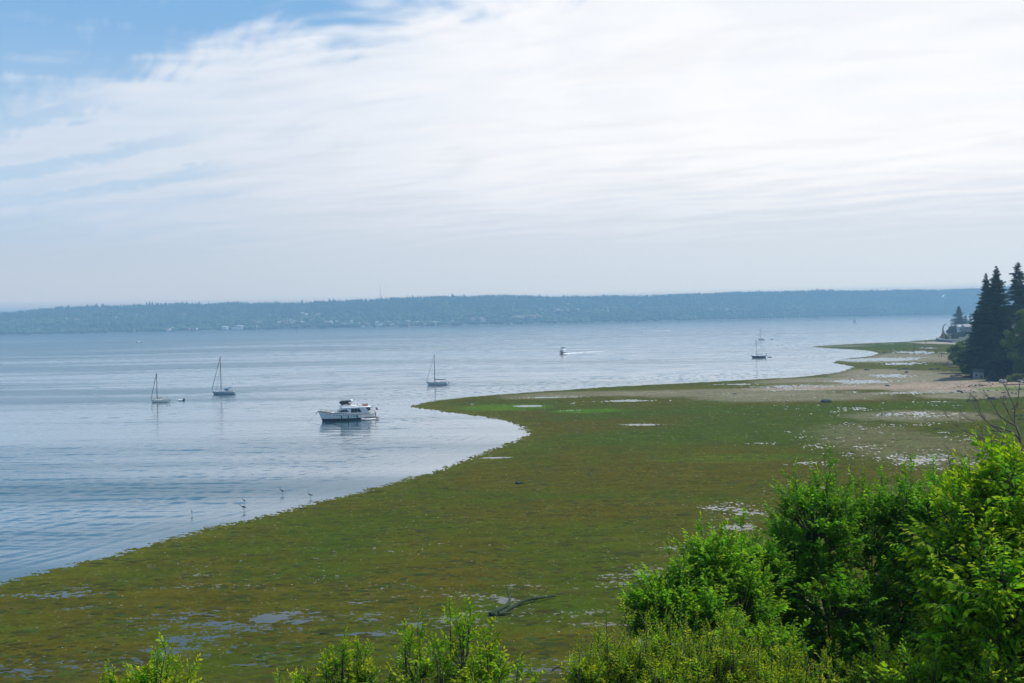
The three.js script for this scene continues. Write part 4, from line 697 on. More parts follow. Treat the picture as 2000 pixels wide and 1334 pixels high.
const BOATWHITE = mat(0.84, 0.85, 0.85, 0.35), NAVY = mat(0.012, 0.022, 0.05, 0.35), DARKCANVAS = mat(0.015, 0.018, 0.025, 0.85), TEAK = mat(0.30, 0.2, 0.11, 0.7), TEAKDARK = mat(0.11, 0.06, 0.03, 0.6), ALU = mat(0.16, 0.17, 0.19, 0.45, { metalness: 0.4 }), SPAR = mat(0.05, 0.055, 0.07, 0.5), WIRE = mat(0.06, 0.065, 0.07, 0.5), BLUECANVAS = mat(0.06, 0.22, 0.42, 0.8), RUBBER = mat(0.02, 0.02, 0.022, 0.7);
const slab = (pts, depth) => { const s = new THREE.Shape(pts.map(([a, b]) => new THREE.Vector2(a, b))); return new THREE.ExtrudeGeometry(s, { depth, bevelEnabled: true, bevelSize: 0.04, bevelThickness: 0.04, bevelSegments: 2 }).translate(0, 0, -depth / 2); };
const between = (bow, stern) => { const a = G(...bow), b = G(...stern); return { mid: a.clone().add(b).multiplyScalar(0.5), L: a.distanceTo(b), turn: Math.atan2(-(a.z - b.z), a.x - b.x) }; };
function sailboat(bow, stern, mastTopPx, o) {
  const { mid, L: wl, turn } = between(bow, stern), L = wl * 1.12, B = L * 0.31, fb = L * 0.1 + 0.12;
  const g = thing('sailboat', o.label, 'sailboat', mid, turn, 'sailboats at anchor off the flat');
  const sheer = (t) => fb * (1 + 0.32 * t * t - 0.1 * t + 0.06 * (1 - t)), h = hullShell(L, B, sheer, { draft: 0.5, rake: 0.2, full: 0.4, transom: o.transom ?? 0.62, reverse: o.reverse ?? 0.6 });
  part(g, 'hull', h.strip(() => 0.07, sheer), o.hull); part(g, 'boot_stripe', h.strip(() => -0.5, () => 0.08), o.boot ?? NAVY); part(g, 'deck', h.deck(0.03), BOATWHITE); part(g, 'toe_rail', h.rail(0.035), o.rail ?? TEAK);
  const cab = part(g, 'cabin', slab([[-0.06 * L, 0], [0.27 * L, 0], [0.22 * L, L * 0.038], [0.10 * L, L * 0.052], [-0.06 * L, L * 0.058]], B * 0.5).translate(0, fb, 0), BOATWHITE);
  for (const s of [-1, 1]) for (let i = 0; i < 3; i++) part(cab, 'window', bx(L * 0.055, L * 0.02, 0.03, L * (-0.01 + 0.075 * i), fb + L * 0.031, s * (B * 0.25 + 0.045)), GLASS_DARK);
  part(g, 'cockpit', [bx(L * 0.3, 0.12, B * 0.5, -L * 0.23, fb + 0.02, 0), bx(L * 0.3, L * 0.03, 0.09, -L * 0.23, fb + L * 0.02, B * 0.27), bx(L * 0.3, L * 0.03, 0.09, -L * 0.23, fb + L * 0.02, -B * 0.27)], mat(0.5, 0.49, 0.45, 0.7));
  const mx = o.mastAt * L, top = D(mastTopPx[0], mastTopPx[1], -mid.z).y, mast = part(g, 'mast', tube([V(mx, fb, 0), V(mx, top * 0.5, 0), V(mx, top, 0)], 0.14, 0.10, 8, 8), SPAR);
  part(mast, 'spreader', bar(V(mx, top * 0.52, -B * 0.3), V(mx, top * 0.52, B * 0.3), 0.035), ALU);
  part(mast, 'masthead', bx(0.35, 0.12, 0.1, mx, top, 0), ALU);
  part(g, 'forestay', bar(V(L * 0.5, sheer(1) + 0.25, 0), V(mx + 0.05, top * 0.985, 0), (o.furl ?? 0.06) * 1.2), o.furlMat ?? WIRE);
  if (o.inner) part(g, 'inner_stay', bar(V(L * 0.34, sheer(0.9) + 0.1, 0), V(mx + 0.05, top * 0.72, 0), 0.035), WIRE);
  part(g, 'backstay', bar(V(-L * 0.47, fb, 0), V(mx, top, 0), 0.013), WIRE);
  for (const s of [-1, 1]) part(g, 'shroud', [bar(V(mx - 0.1, fb, s * B * 0.44), V(mx, top * 0.52, s * B * 0.3), 0.012), bar(V(mx, top * 0.52, s * B * 0.3), V(mx, top * 0.97, 0), 0.012)], WIRE);
  if (o.boom !== 0) { const bl = L * (o.boom ?? 0.36), by = fb + L * 0.115; const b = part(g, 'boom', bar(V(mx, by, 0), V(mx - bl, by + 0.05, 0), 0.06), ALU); part(b, 'sail_cover', tube([V(mx - 0.02, by + (o.stack ?? 0.5), 0), V(mx - 0.25, by + 0.2, 0), V(mx - bl * 0.5, by + 0.16, 0), V(mx - bl * 0.97, by + 0.12, 0)], 0.17, 0.09, 10, 8), o.cover); }
  for (const [x, w] of [[0.49, 0.5], [-0.46, 0.8]]) { const t = x / 1 + 0.5, sy = sheer(t); part(g, x > 0 ? 'pulpit' : 'pushpit', [tube([V(x * L - (x > 0 ? 0.8 : -0.7), sy + 0.55, B * 0.28 * w), V(x * L, sy + 0.62, B * 0.12 * w), V(x * L, sy + 0.62, -B * 0.12 * w), V(x * L - (x > 0 ? 0.8 : -0.7), sy + 0.55, -B * 0.28 * w)], 0.025, 0.025, 12, 5), bar(V(x * L, sy, B * 0.1 * w), V(x * L, sy + 0.6, B * 0.1 * w), 0.02), bar(V(x * L, sy, -B * 0.1 * w), V(x * L, sy + 0.6, -B * 0.1 * w), 0.02)], ALU); }
  part(g, 'rudder', bx(0.5, 0.9, 0.08, -L * 0.44, -0.3, 0), NAVY);
  if (o.dodger) { part(g, 'dodger', slab([[-0.14 * L, 0], [-0.02 * L, 0], [-0.035 * L, L * 0.055], [-0.06 * L, L * 0.07], [-0.14 * L, L * 0.072]], B * 0.45).translate(0, fb + L * 0.045, 0), o.dodger); part(g, 'bimini', slab([[-0.32 * L, L * 0.135], [-0.17 * L, L * 0.14], [-0.17 * L, L * 0.152], [-0.245 * L, L * 0.165], [-0.32 * L, L * 0.15]], B * 0.5).translate(0, fb, 0), o.dodger); part(g, 'wind_generator', [bar(V(-L * 0.36, fb, B * 0.25), V(-L * 0.36, fb + L * 0.33, B * 0.25), 0.04), blob(0.32, 1, 0.9, 1, 0.05, 1).translate(-L * 0.36, fb + L * 0.34, B * 0.25)], BOATWHITE); }
  if (o.outboard) part(g, 'outboard', [bx(0.35, 0.5, 0.3, -L * 0.5 - 0.2, fb * 0.9, 0), bx(0.15, 0.9, 0.14, -L * 0.5 - 0.2, 0.2, 0)], o.outboard);
  if (o.sprit) part(g, 'bowsprit', bar(V(L * 0.42, sheer(1) - 0.05, 0), V(L * 0.62, sheer(1) + 0.2, 0), 0.08), TEAKDARK);
  if (o.davit) part(g, 'stern_gear', [bx(0.7, 0.6, B * 0.5, -L * 0.47, fb + 0.55, 0), bar(V(-L * 0.48, fb, 0.3), V(-L * 0.5, fb + 1.6, 0.3), 0.05), bx(0.5, 0.45, 0.5, -L * 0.5, fb + 1.5, 0.3)], DARKCANVAS);
  return g;
}
const HULLBLUE = mat(0.40, 0.52, 0.60, 0.35), HULLCREAM = mat(0.74, 0.76, 0.75, 0.35);
sailboat([297, 786.3], [328.5, 785], [304, 729.5], { label: 'small white sailboat with tan sail cover towing a dinghy', hull: BOATWHITE, cover: mat(0.33, 0.25, 0.18, 0.85), mastAt: 0.16, furl: 0.085, boom: 0.33, stack: 0.9, outboard: mat(0.35, 0.05, 0.04, 0.6), rail: TEAK });
sailboat([416.5, 770.5], [459.3, 770], [430, 696.5], { label: 'larger sailboat with pale blue hull and blue canvas over the cockpit', hull: HULLBLUE, boot: NAVY, cover: BOATWHITE, mastAt: 0.12, furl: 0.075, inner: true, boom: 0, dodger: BLUECANVAS, rail: BOATWHITE });
sailboat([835.5, 752], [873.5, 751.6], [849.7, 693], { label: 'sailboat with dark sail cover and blue boot stripe off the weedy point', hull: HULLCREAM, boot: mat(0.03, 0.10, 0.28, 0.4), cover: DARKCANVAS, mastAt: 0.12, furl: 0.05, boom: 0.52, stack: 0.8, rail: mat(0.05, 0.06, 0.09, 0.5), outboard: RUBBER });
sailboat([1469, 698.8], [1495.5, 698.6], [1477.6, 664], { label: 'dark blue sailboat with bowsprit and cluttered stern, dinghy astern', hull: NAVY, boot: mat(0.01, 0.012, 0.02, 0.4), cover: BLUECANVAS, mastAt: 0.17, furl: 0.02, boom: 0.4, stack: 0.3, sprit: true, davit: true, rail: BOATWHITE });
sailboat([1481.6, 663.9], [1493, 663.7], [1485.5, 641], { label: 'distant white sailboat beyond the dark blue one', hull: BOATWHITE, cover: DARKCANVAS, mastAt: 0.15, furl: 0.06, boom: 0.4 });

function dinghy(bow, stern, label, hullM, inner, group, outboard = true, tubeR = 0.2) {
  const { mid, L, turn } = between(bow, stern), g = thing('dinghy', label, 'dinghy', mid, turn, group);
  const W = L * 0.24; part(g, 'tube', tube([V(-L / 2, 0.22, W), V(0, 0.22, W * 1.08), V(L * 0.32, 0.26, W * 0.8), V(L / 2, 0.34, 0), V(L * 0.32, 0.26, -W * 0.8), V(0, 0.22, -W * 1.08), V(-L / 2, 0.22, -W)], tubeR, tubeR, 30, 8), hullM);
  part(g, 'floor', [bx(L * 0.86, 0.06, W * 1.9, 0, 0.12, 0), bx(0.08, 0.42, W * 1.9, -L * 0.46, 0.26, 0)], inner); part(g, 'thwart', bx(0.3, 0.05, W * 1.9, -L * 0.08, 0.36, 0), inner);
  if (outboard) part(g, 'outboard', [bx(0.35, 0.42, 0.3, -L * 0.5 - 0.1, 0.62, 0), bx(0.12, 0.7, 0.12, -L * 0.5 - 0.12, 0.2, 0)], RUBBER);
  return g;
}
dinghy([349.5, 782.5], [359, 782.8], 'white dinghy drifting behind the small white sailboat', BOATWHITE, DARKCANVAS, 'dinghies beside the anchored boats');
dinghy([1499.5, 697.9], [1507, 697.9], 'dark low dinghy behind the dark blue sailboat', mat(0.12, 0.12, 0.12, 0.7), TEAK, 'dinghies beside the anchored boats', false);
dinghy([1505.5, 662.8], [1509.5, 662.8], 'tiny dinghy beside the distant white sailboat', mat(0.25, 0.12, 0.08, 0.7), DARKCANVAS, 'dinghies beside the anchored boats');

// motor yacht
{
  const { mid, L: wl, turn } = between([628.5, 823], [726.5, 818.4]), L = wl * 1.13, B = 4.7;
  const g = thing('motor_yacht', 'white motor yacht with navy bottom, dark canvas bridge top and teak rail', 'motor yacht', mid, turn);
  g.scale.y = 1.12;
  const sheer = (t) => 1.45 + 0.15 * t + 0.9 * t ** 2.6, h = hullShell(L, B, sheer, { draft: 0.7, rake: 0.17, full: 0.3, transom: 0.86 });
  part(g, 'hull', h.strip(() => 0.6, sheer), BOATWHITE); part(g, 'bottom', h.strip(() => -0.7, () => 0.61), NAVY); part(g, 'deck', h.deck(0.06), mat(0.55, 0.52, 0.46, 0.7)); part(g, 'cap_rail', h.rail(0.075, 0.02), TEAKDARK);
  const X = (f) => (f - 0.5) * L;                     // fraction from the stern
  for (const s of [-1, 1]) {
    for (const f of [0.86, 0.81, 0.745, 0.69, 0.645, 0.575, 0.54, 0.5, 0.44, 0.395, 0.365, 0.335]) { const [x, z] = h.at(f, sheer(f) - 0.42); part(g, 'porthole', new THREE.CylinderGeometry(0.14, 0.14, 0.06, 12).rotateX(Math.PI / 2).scale(1.35, 0.85, 1).translate(x, sheer(f) - 0.42, s * (z + 0.005)), GLASS_DARK); }
    for (const f of [0.62, 0.49, 0.32]) { const [x, z] = h.at(f, 0.9); part(g, 'fender', new THREE.CapsuleGeometry(0.13, 0.5, 4, 8).translate(x, 0.98, s * (z + 0.14)), RUBBER); }
  }
  const fore = part(g, 'trunk_cabin', slab([[X(0.56), 1.5], [X(0.8), 1.75], [X(0.76), 2.0], [X(0.56), 2.1]], B * 0.5), BOATWHITE);
  // deckhouse with raked windscreen, then saloon
  const dk = part(g, 'deckhouse', slab([[X(0.16), 1.4], [X(0.7), 1.6], [X(0.665), 2.05], [X(0.6), 2.95], [X(0.57), 3.05], [X(0.2), 3.0], [X(0.205), 2.9], [X(0.22), 2.3]], B * 0.74), BOATWHITE);
  for (const s of [-1, 1]) {
    const z = s * (B * 0.37 + 0.05);
    const win = (pts) => { const w = part(dk, 'window', slab(pts, 0.02).translate(0, 0, z), GLASS_DARK); return w; };
    win([[X(0.555), 2.15], [X(0.645), 2.15], [X(0.612), 2.62], [X(0.555), 2.72]]); win([[X(0.485), 2.12], [X(0.545), 2.15], [X(0.545), 2.72], [X(0.505), 2.74]]);
    win([[X(0.385), 1.95], [X(0.438), 1.95], [X(0.438), 2.82], [X(0.385), 2.82]]); win([[X(0.328), 1.95], [X(0.378), 1.95], [X(0.378), 2.82], [X(0.328), 2.82]]); win([[X(0.255), 1.95], [X(0.32), 1.95], [X(0.32), 2.82], [X(0.29), 2.82]]);
    part(dk, 'brace', slab([[X(0.435), 2.05], [X(0.465), 2.05], [X(0.52), 2.8], [X(0.5), 2.8]], 0.05).translate(0, 0, z + s * 0.03), BOATWHITE);
  }
  for (let i = -1; i <= 1; i++) part(dk, 'windscreen', slab([[X(0.652), 2.12], [X(0.66), 2.12], [X(0.618), 2.72], [X(0.61), 2.72]], B * 0.2).translate(0.08, 0, i * B * 0.235), GLASS_DARK);
  part(g, 'boat_deck', bx(X(0.6) - X(0.08), 0.1, B * 0.86, (X(0.6) + X(0.08)) / 2, 3.13, 0), BOATWHITE);
  const fb = part(g, 'flybridge', slab([[X(0.34), 3.18], [X(0.63), 3.18], [X(0.60), 3.5], [X(0.56), 3.85], [X(0.5), 3.72], [X(0.34), 3.5]], B * 0.62), BOATWHITE);
  part(fb, 'helm_seat', [bx(0.7, 0.8, B * 0.4, X(0.46), 3.7, 0)], mat(0.2, 0.13, 0.09, 0.7));
  const top = part(g, 'canvas_top', slab([[X(0.44), 4.75], [X(0.58), 4.7], [X(0.605), 4.6], [X(0.62), 4.2], [X(0.6), 3.9], [X(0.575), 4.0], [X(0.56), 4.55], [X(0.44), 4.6]], B * 0.58), DARKCANVAS);
  for (const s of [-1, 1]) { part(top, 'frame_tube', bar(V(X(0.44), 3.5, s * B * 0.28), V(X(0.445), 4.65, s * B * 0.28), 0.03), ALU); part(top, 'side_curtain', slab([[X(0.49), 4.08], [X(0.6), 3.95], [X(0.6), 4.6], [X(0.47), 4.62]], 0.02).translate(0, 0, s * B * 0.29), DARKCANVAS); }
  const arch = part(g, 'radar_arch', slab([[X(0.38), 3.2], [X(0.435), 3.2], [X(0.43), 4.4], [X(0.405), 4.4]], 0.22), BOATWHITE); part(arch, 'radar_dome', blob(0.42, 1, 0.75, 1, 0.02, 2).translate(X(0.418), 4.75, 0), BOATWHITE); part(g, 'whip_antenna', bar(V(X(0.535), 3.6, B * 0.3), V(X(0.53), 6.6, B * 0.3), 0.025, 0.012), BOATWHITE);
  // gear on the boat deck, cockpit, stern
  part(g, 'deck_boat', tube([V(X(0.3), 3.55, 0.6), V(X(0.2), 3.5, 0.6), V(X(0.12), 3.55, 0.6)], 0.32, 0.32, 8, 8), mat(0.3, 0.16, 0.1, 0.8)); part(g, 'deck_locker', [bx(1.1, 0.6, 1.2, X(0.27), 3.5, -0.8), bx(0.6, 0.9, 0.6, X(0.33), 3.6, 0.9)], BOATWHITE);
  part(g, 'aft_wing', slab([[X(0.1), 1.5], [X(0.19), 1.5], [X(0.22), 3.05], [X(0.185), 3.05]], B * 0.8), BOATWHITE); part(g, 'aft_canvas', slab([[X(0.10), 2.3], [X(0.155), 2.3], [X(0.185), 2.95], [X(0.10), 2.95]], B * 0.7), mat(0.1, 0.06, 0.04, 0.85));
  part(g, 'cockpit_rail', [1, -1].map((s) => tube([V(X(0.16), 2.2, s * B * 0.42), V(X(0.06), 2.2, s * B * 0.42), V(X(0.01), 2.15, s * B * 0.36)], 0.03, 0.03, 8, 5)), ALU);
  part(g, 'bow_rail', [1, -1].map((s) => tube([0.62, 0.72, 0.82, 0.92, 0.985].map((f) => { const [x, z] = h.at(f, sheer(f)); return V(x, sheer(f) + 0.6, z * s * 0.95); }), 0.03, 0.03, 14, 5)).concat([0.66, 0.76, 0.86, 0.95].flatMap((f) => [1, -1].map((s) => { const [x, z] = h.at(f, sheer(f)); return bar(V(x, sheer(f), z * s * 0.95), V(x, sheer(f) + 0.62, z * s * 0.95), 0.022); }))), ALU);
  part(g, 'swim_platform', bx(1.3, 0.12, B * 0.8, X(0) - 0.25, 0.34, 0), TEAKDARK); part(g, 'stern_ladder', [bx(0.1, 1.2, 0.5, X(0.005) - 0.1, 1.0, -0.8), bx(0.25, 0.8, 0.9, X(0.005) - 0.2, 1.2, 0.6)], mat(0.14, 0.09, 0.07, 0.8));
  const fl = part(g, 'flag_staff', bar(V(X(0.01), 1.6, 0), V(X(-0.02), 3.0, 0), 0.025), TEAKDARK); part(fl, 'flag', slab([[X(-0.02), 2.3], [X(-0.055), 2.1], [X(-0.05), 2.5], [X(-0.02), 2.9]], 0.02), mat(0.35, 0.12, 0.14, 0.9)); part(g, 'davit', bar(V(X(0.1), 2.6, -B * 0.4), V(X(0.04), 3.6, -B * 0.4), 0.04), ALU); part(g, 'anchor', [bar(V(X(1.0) - 0.2, 2.35, 0), V(X(1.0) + 0.5, 2.2, 0), 0.06), bar(V(X(1.0) + 0.4, 2.2, 0), V(X(1.0) + 0.5, 1.8, 0), 0.08)], STEEL);
  const chain = D(612, 826, -mid.z).sub(mid); part(g, 'anchor_line', bar(V(X(1.0) + 0.3, 2.1, 0), V(X(1.0) + 2.8, -0.1, 0), 0.02), WIRE);
}
dinghy([706.5, 821.2], [730, 819.2], 'grey tender lying alongside the stern of motor yacht', mat(0.62, 0.63, 0.64, 0.5), DARKCANVAS, 'dinghies beside the anchored boats', true, 0.26);

// running boats with their foam
function foam(pts, widths, sd) { seed(sd); const p = [], idx = [], n = 60, c = new THREE.CatmullRomCurve3(pts), across = 7; for (let i = 0; i <= n; i++) { const t = i / n, q = c.getPointAt(t), d = c.getTangentAt(t), w = lerp(widths[0], widths[1], t), s = V(-d.z, 0, d.x); for (let j = 0; j < across; j++) { const u = j / (across - 1) - 0.5; p.push(q.x + s.x * u * w + rr(-0.1, 0.1) * w, (0.28 * (1 - t) + 0.05) * (1 - 3.6 * u * u) * rr(0.4, 1.4) - 0.02, q.z + s.z * u * w + rr(-0.1, 0.1) * w); } } for (let i = 0; i < n; i++) for (let j = 0; j < across - 1; j++) { if (rnd() < 0.62 * i / n) continue; const a = i * across + j, b = a + across; idx.push(a, a + 1, b, a + 1, b + 1, b); } const g = new THREE.BufferGeometry(); g.setAttribute('position', new THREE.Float32BufferAttribute(p, 3)); g.setIndex(idx); g.computeVertexNormals(); return g; }
const FOAM = mat(0.78, 0.8, 0.82, 0.85, { side: THREE.DoubleSide });
{
  const bow = G(1094.5, 691.2), stern = bow.clone().add(V(4.2, 0, -11)), mid = bow.clone().add(stern).multiplyScalar(0.5), turn = Math.atan2(-(bow.z - stern.z), bow.x - stern.x), L = 12;
  const g = thing('cabin_cruiser', 'white cabin cruiser heading inshore ahead of a foamy wake', 'motorboat', mid, turn), sheer = (t) => 1.25 + 0.5 * t * t, h = hullShell(L, 3.9, sheer, { draft: 0.6, rake: 0.2, full: 0.3, transom: 0.9 });
  part(g, 'hull', h.strip(() => -0.5, sheer), mat(0.10, 0.12, 0.16, 0.4)); part(g, 'deck', h.deck(0.02), BOATWHITE); const c = part(g, 'cabin', slab([[-3.5, 1.2], [3.4, 1.5], [1.8, 2.6], [-3.5, 2.5]], 2.9), BOATWHITE); part(c, 'windscreen', slab([[2.2, 1.95], [2.95, 1.95], [2.15, 2.45], [1.9, 2.45]], 2.5).translate(0.14, 0, 0), GLASS_DARK); for (const s of [-1, 1]) part(c, 'window', slab([[-2.5, 1.8], [1.6, 1.85], [1.2, 2.35], [-2.5, 2.3]], 0.02).translate(0, 0, s * 1.5), GLASS_DARK);
  part(g, 'flybridge', slab([[-2.6, 2.6], [1.6, 2.6], [1.0, 3.3], [-2.6, 3.2]], 2.6), BOATWHITE); part(g, 'canvas_top', slab([[-2.4, 3.95], [0.8, 4.0], [0.8, 4.4], [-2.4, 4.5]], 2.5), DARKCANVAS); part(g, 'bow_rail', h.rail(0.03, 0.5), ALU);
  const f = new THREE.Mesh(merge([foam([G(1096, 690.8), G(1118, 689.8), G(1145, 688), G(1180, 685.2)], [4.5, 8], 5), foam([G(1094, 691.6), G(1088, 691.4), G(1082, 691.2)], [3.5, 1.5], 6)]), FOAM); f.name = 'wake_foam'; f.userData = { kind: 'stuff', label: 'white foam trailing behind the cabin cruiser', category: 'foam' }; scene.add(f);
}
{
  const a = G(1309, 645.3), b = G(1304, 645.5), t = between([1309, 645.3], [1304.5, 645.5]), g = thing('speedboat', 'tiny white speedboat racing far out on the water', 'motorboat', t.mid, t.turn), L = Math.max(9, t.L), h = hullShell(L, 2.8, (q) => 0.9 + 0.4 * q, { rake: 0.2, full: 0.3, transom: 0.9 });
  part(g, 'hull', h.strip(() => -0.5, (q) => 0.9 + 0.4 * q), BOATWHITE); part(g, 'deck', h.deck(0.02), BOATWHITE); part(g, 'cabin', slab([[-1, 0.9], [2, 1.1], [1, 2.3], [-1, 2.2]], 2), BOATWHITE);
  const f = new THREE.Mesh(foam([G(1306, 645.6), G(1290, 646), G(1275, 646.4), G(1258, 646.8)], [4, 9], 8), FOAM); f.name = 'wake_foam_001'; f.userData = { kind: 'stuff', label: 'thin line of foam behind the tiny speedboat', category: 'foam' }; scene.add(f);
}
function farSail(px, py, h, label, sailM) { const p = G(px, py), g = thing('distant_sailboat', label, 'sailboat', p, 0.3), hs = hullShell(9, 2.8, (t) => 1 + 0.2 * t, {}); part(g, 'hull', hs.strip(() => -0.4, (t) => 1 + 0.2 * t), BOATWHITE); part(g, 'deck', hs.deck(0.02), BOATWHITE); part(g, 'mast', bar(V(0.6, 1, 0), V(0.6, h, 0), 0.1), ALU); part(g, 'sail', triFan([0.5, 1.8, 0.02, -3.4, 1.8, 0.3, 0.5, h - 0.3, 0.02, 0.8, 1.2, 0, 4.2, 1.2, 0, 0.7, h * 0.85, 0.25]), sailM); }
farSail(583, 649, 13, 'tiny white sail out before the far shore', mat(0.78, 0.78, 0.78, 0.8, { side: THREE.DoubleSide }));
farSail(1669, 630.5, 11, 'tiny grey sail in the hazy water before the hills', mat(0.3, 0.32, 0.34, 0.8, { side: THREE.DoubleSide }));
{ const t = between([266, 669.6], [276, 669.2]), g = thing('low_motorboat', 'low flat motorboat far out beyond the small sailboat', 'motorboat', t.mid, t.turn), h = hullShell(11, 3, () => 0.8, {}); part(g, 'hull', h.strip(() => -0.4, () => 0.8), mat(0.25, 0.27, 0.3, 0.5)); part(g, 'deck', h.deck(0.02), BOATWHITE); part(g, 'cabin', slab([[-2, 0.8], [1.5, 0.8], [0.8, 1.9], [-2, 1.9]], 1.8), BOATWHITE); }

// ---------- herons ----------
function heron(px, py, pose, label, s = 1) {
  const p = G(px, py), o = { up: [V(0.62, 1.18, 0), V(0.50, 1.2, 0), V(0.42, 1.17, 0), V(0.40, 1.05, 0), V(0.44, 0.9, 0), V(0.36, 0.76, 0), V(0.22, 0.68, 0), V(0, 0.62, 0), V(-0.22, 0.56, 0), V(-0.4, 0.48, 0)], lean: [V(0.86, 0.93, 0), V(0.74, 0.95, 0), V(0.66, 0.94, 0), V(0.56, 0.86, 0), V(0.48, 0.78, 0), V(0.38, 0.71, 0), V(0.22, 0.66, 0), V(0, 0.63, 0), V(-0.22, 0.6, 0), V(-0.42, 0.55, 0)] }[pose.kind];
  const rad = [0.006, 0.03, 0.046, 0.03, 0.028, 0.045, 0.10, 0.135, 0.10, 0.02];
  const c = new THREE.CatmullRomCurve3(o), seg = 36, g0 = new THREE.TubeGeometry(c, seg, 1, 10), q = g0.attributes.position, w = V();
  for (let i = 0; i <= seg; i++) { c.getPoint(i / seg, w); const wp = c.getPointAt(i / seg), t = c.getUtoTmapping(i / seg), f = t * (rad.length - 1), k = Math.min(rad.length - 2, Math.floor(f)), r = lerp(rad[k], rad[k + 1], f - k); for (let j = 0; j <= 10; j++) { const n = i * 11 + j; q.setXYZ(n, wp.x + (q.getX(n) - wp.x) * r, wp.y + (q.getY(n) - wp.y) * r, wp.z + (q.getZ(n) - wp.z) * r * 0.8); } }
  g0.computeVertexNormals();
  const legs = [1, -1].flatMap((k) => [bar(V(0.02, 0.58, 0.06 * k), V(-0.06, 0.3, 0.06 * k), 0.022, 0.014), bar(V(-0.06, 0.3, 0.06 * k), V(0.02, -0.25, 0.06 * k), 0.014, 0.012)]);
  const m = single('heron', [g0, ...legs], mat(0.085, 0.095, 0.115, 0.85), label, 'heron', 'herons wading along the waterline', p, pose.turn); m.scale.setScalar(s * 0.82);
}
heron(375, 1006, { kind: 'up', turn: -1.3 }, 'heron standing alone, end-on, farthest from the flat edge', 1.0);
heron(477, 983.5, { kind: 'up', turn: 2.6 }, 'upright heron standing just beyond the leaning heron', 0.95);
heron(476.5, 998, { kind: 'lean', turn: 2.9 }, 'heron stretching its neck forward low over the water', 1.15);
heron(551.5, 965.5, { kind: 'up', turn: 2.8 }, 'upright heron wading farthest out from the weed edge', 1.15);
heron(606.5, 973, { kind: 'up', turn: 3.0 }, 'heron wading closest to the weed edge', 1.05);
{ const o = scene.children.length; heron(980, 781.5, { kind: 'up', turn: 1.2 }, 'heron standing on the sandy part of the flat', 1.25); scene.children[o].userData.group = undefined; delete scene.children[o].userData.group; scene.children[o].position.y = 0.2; }

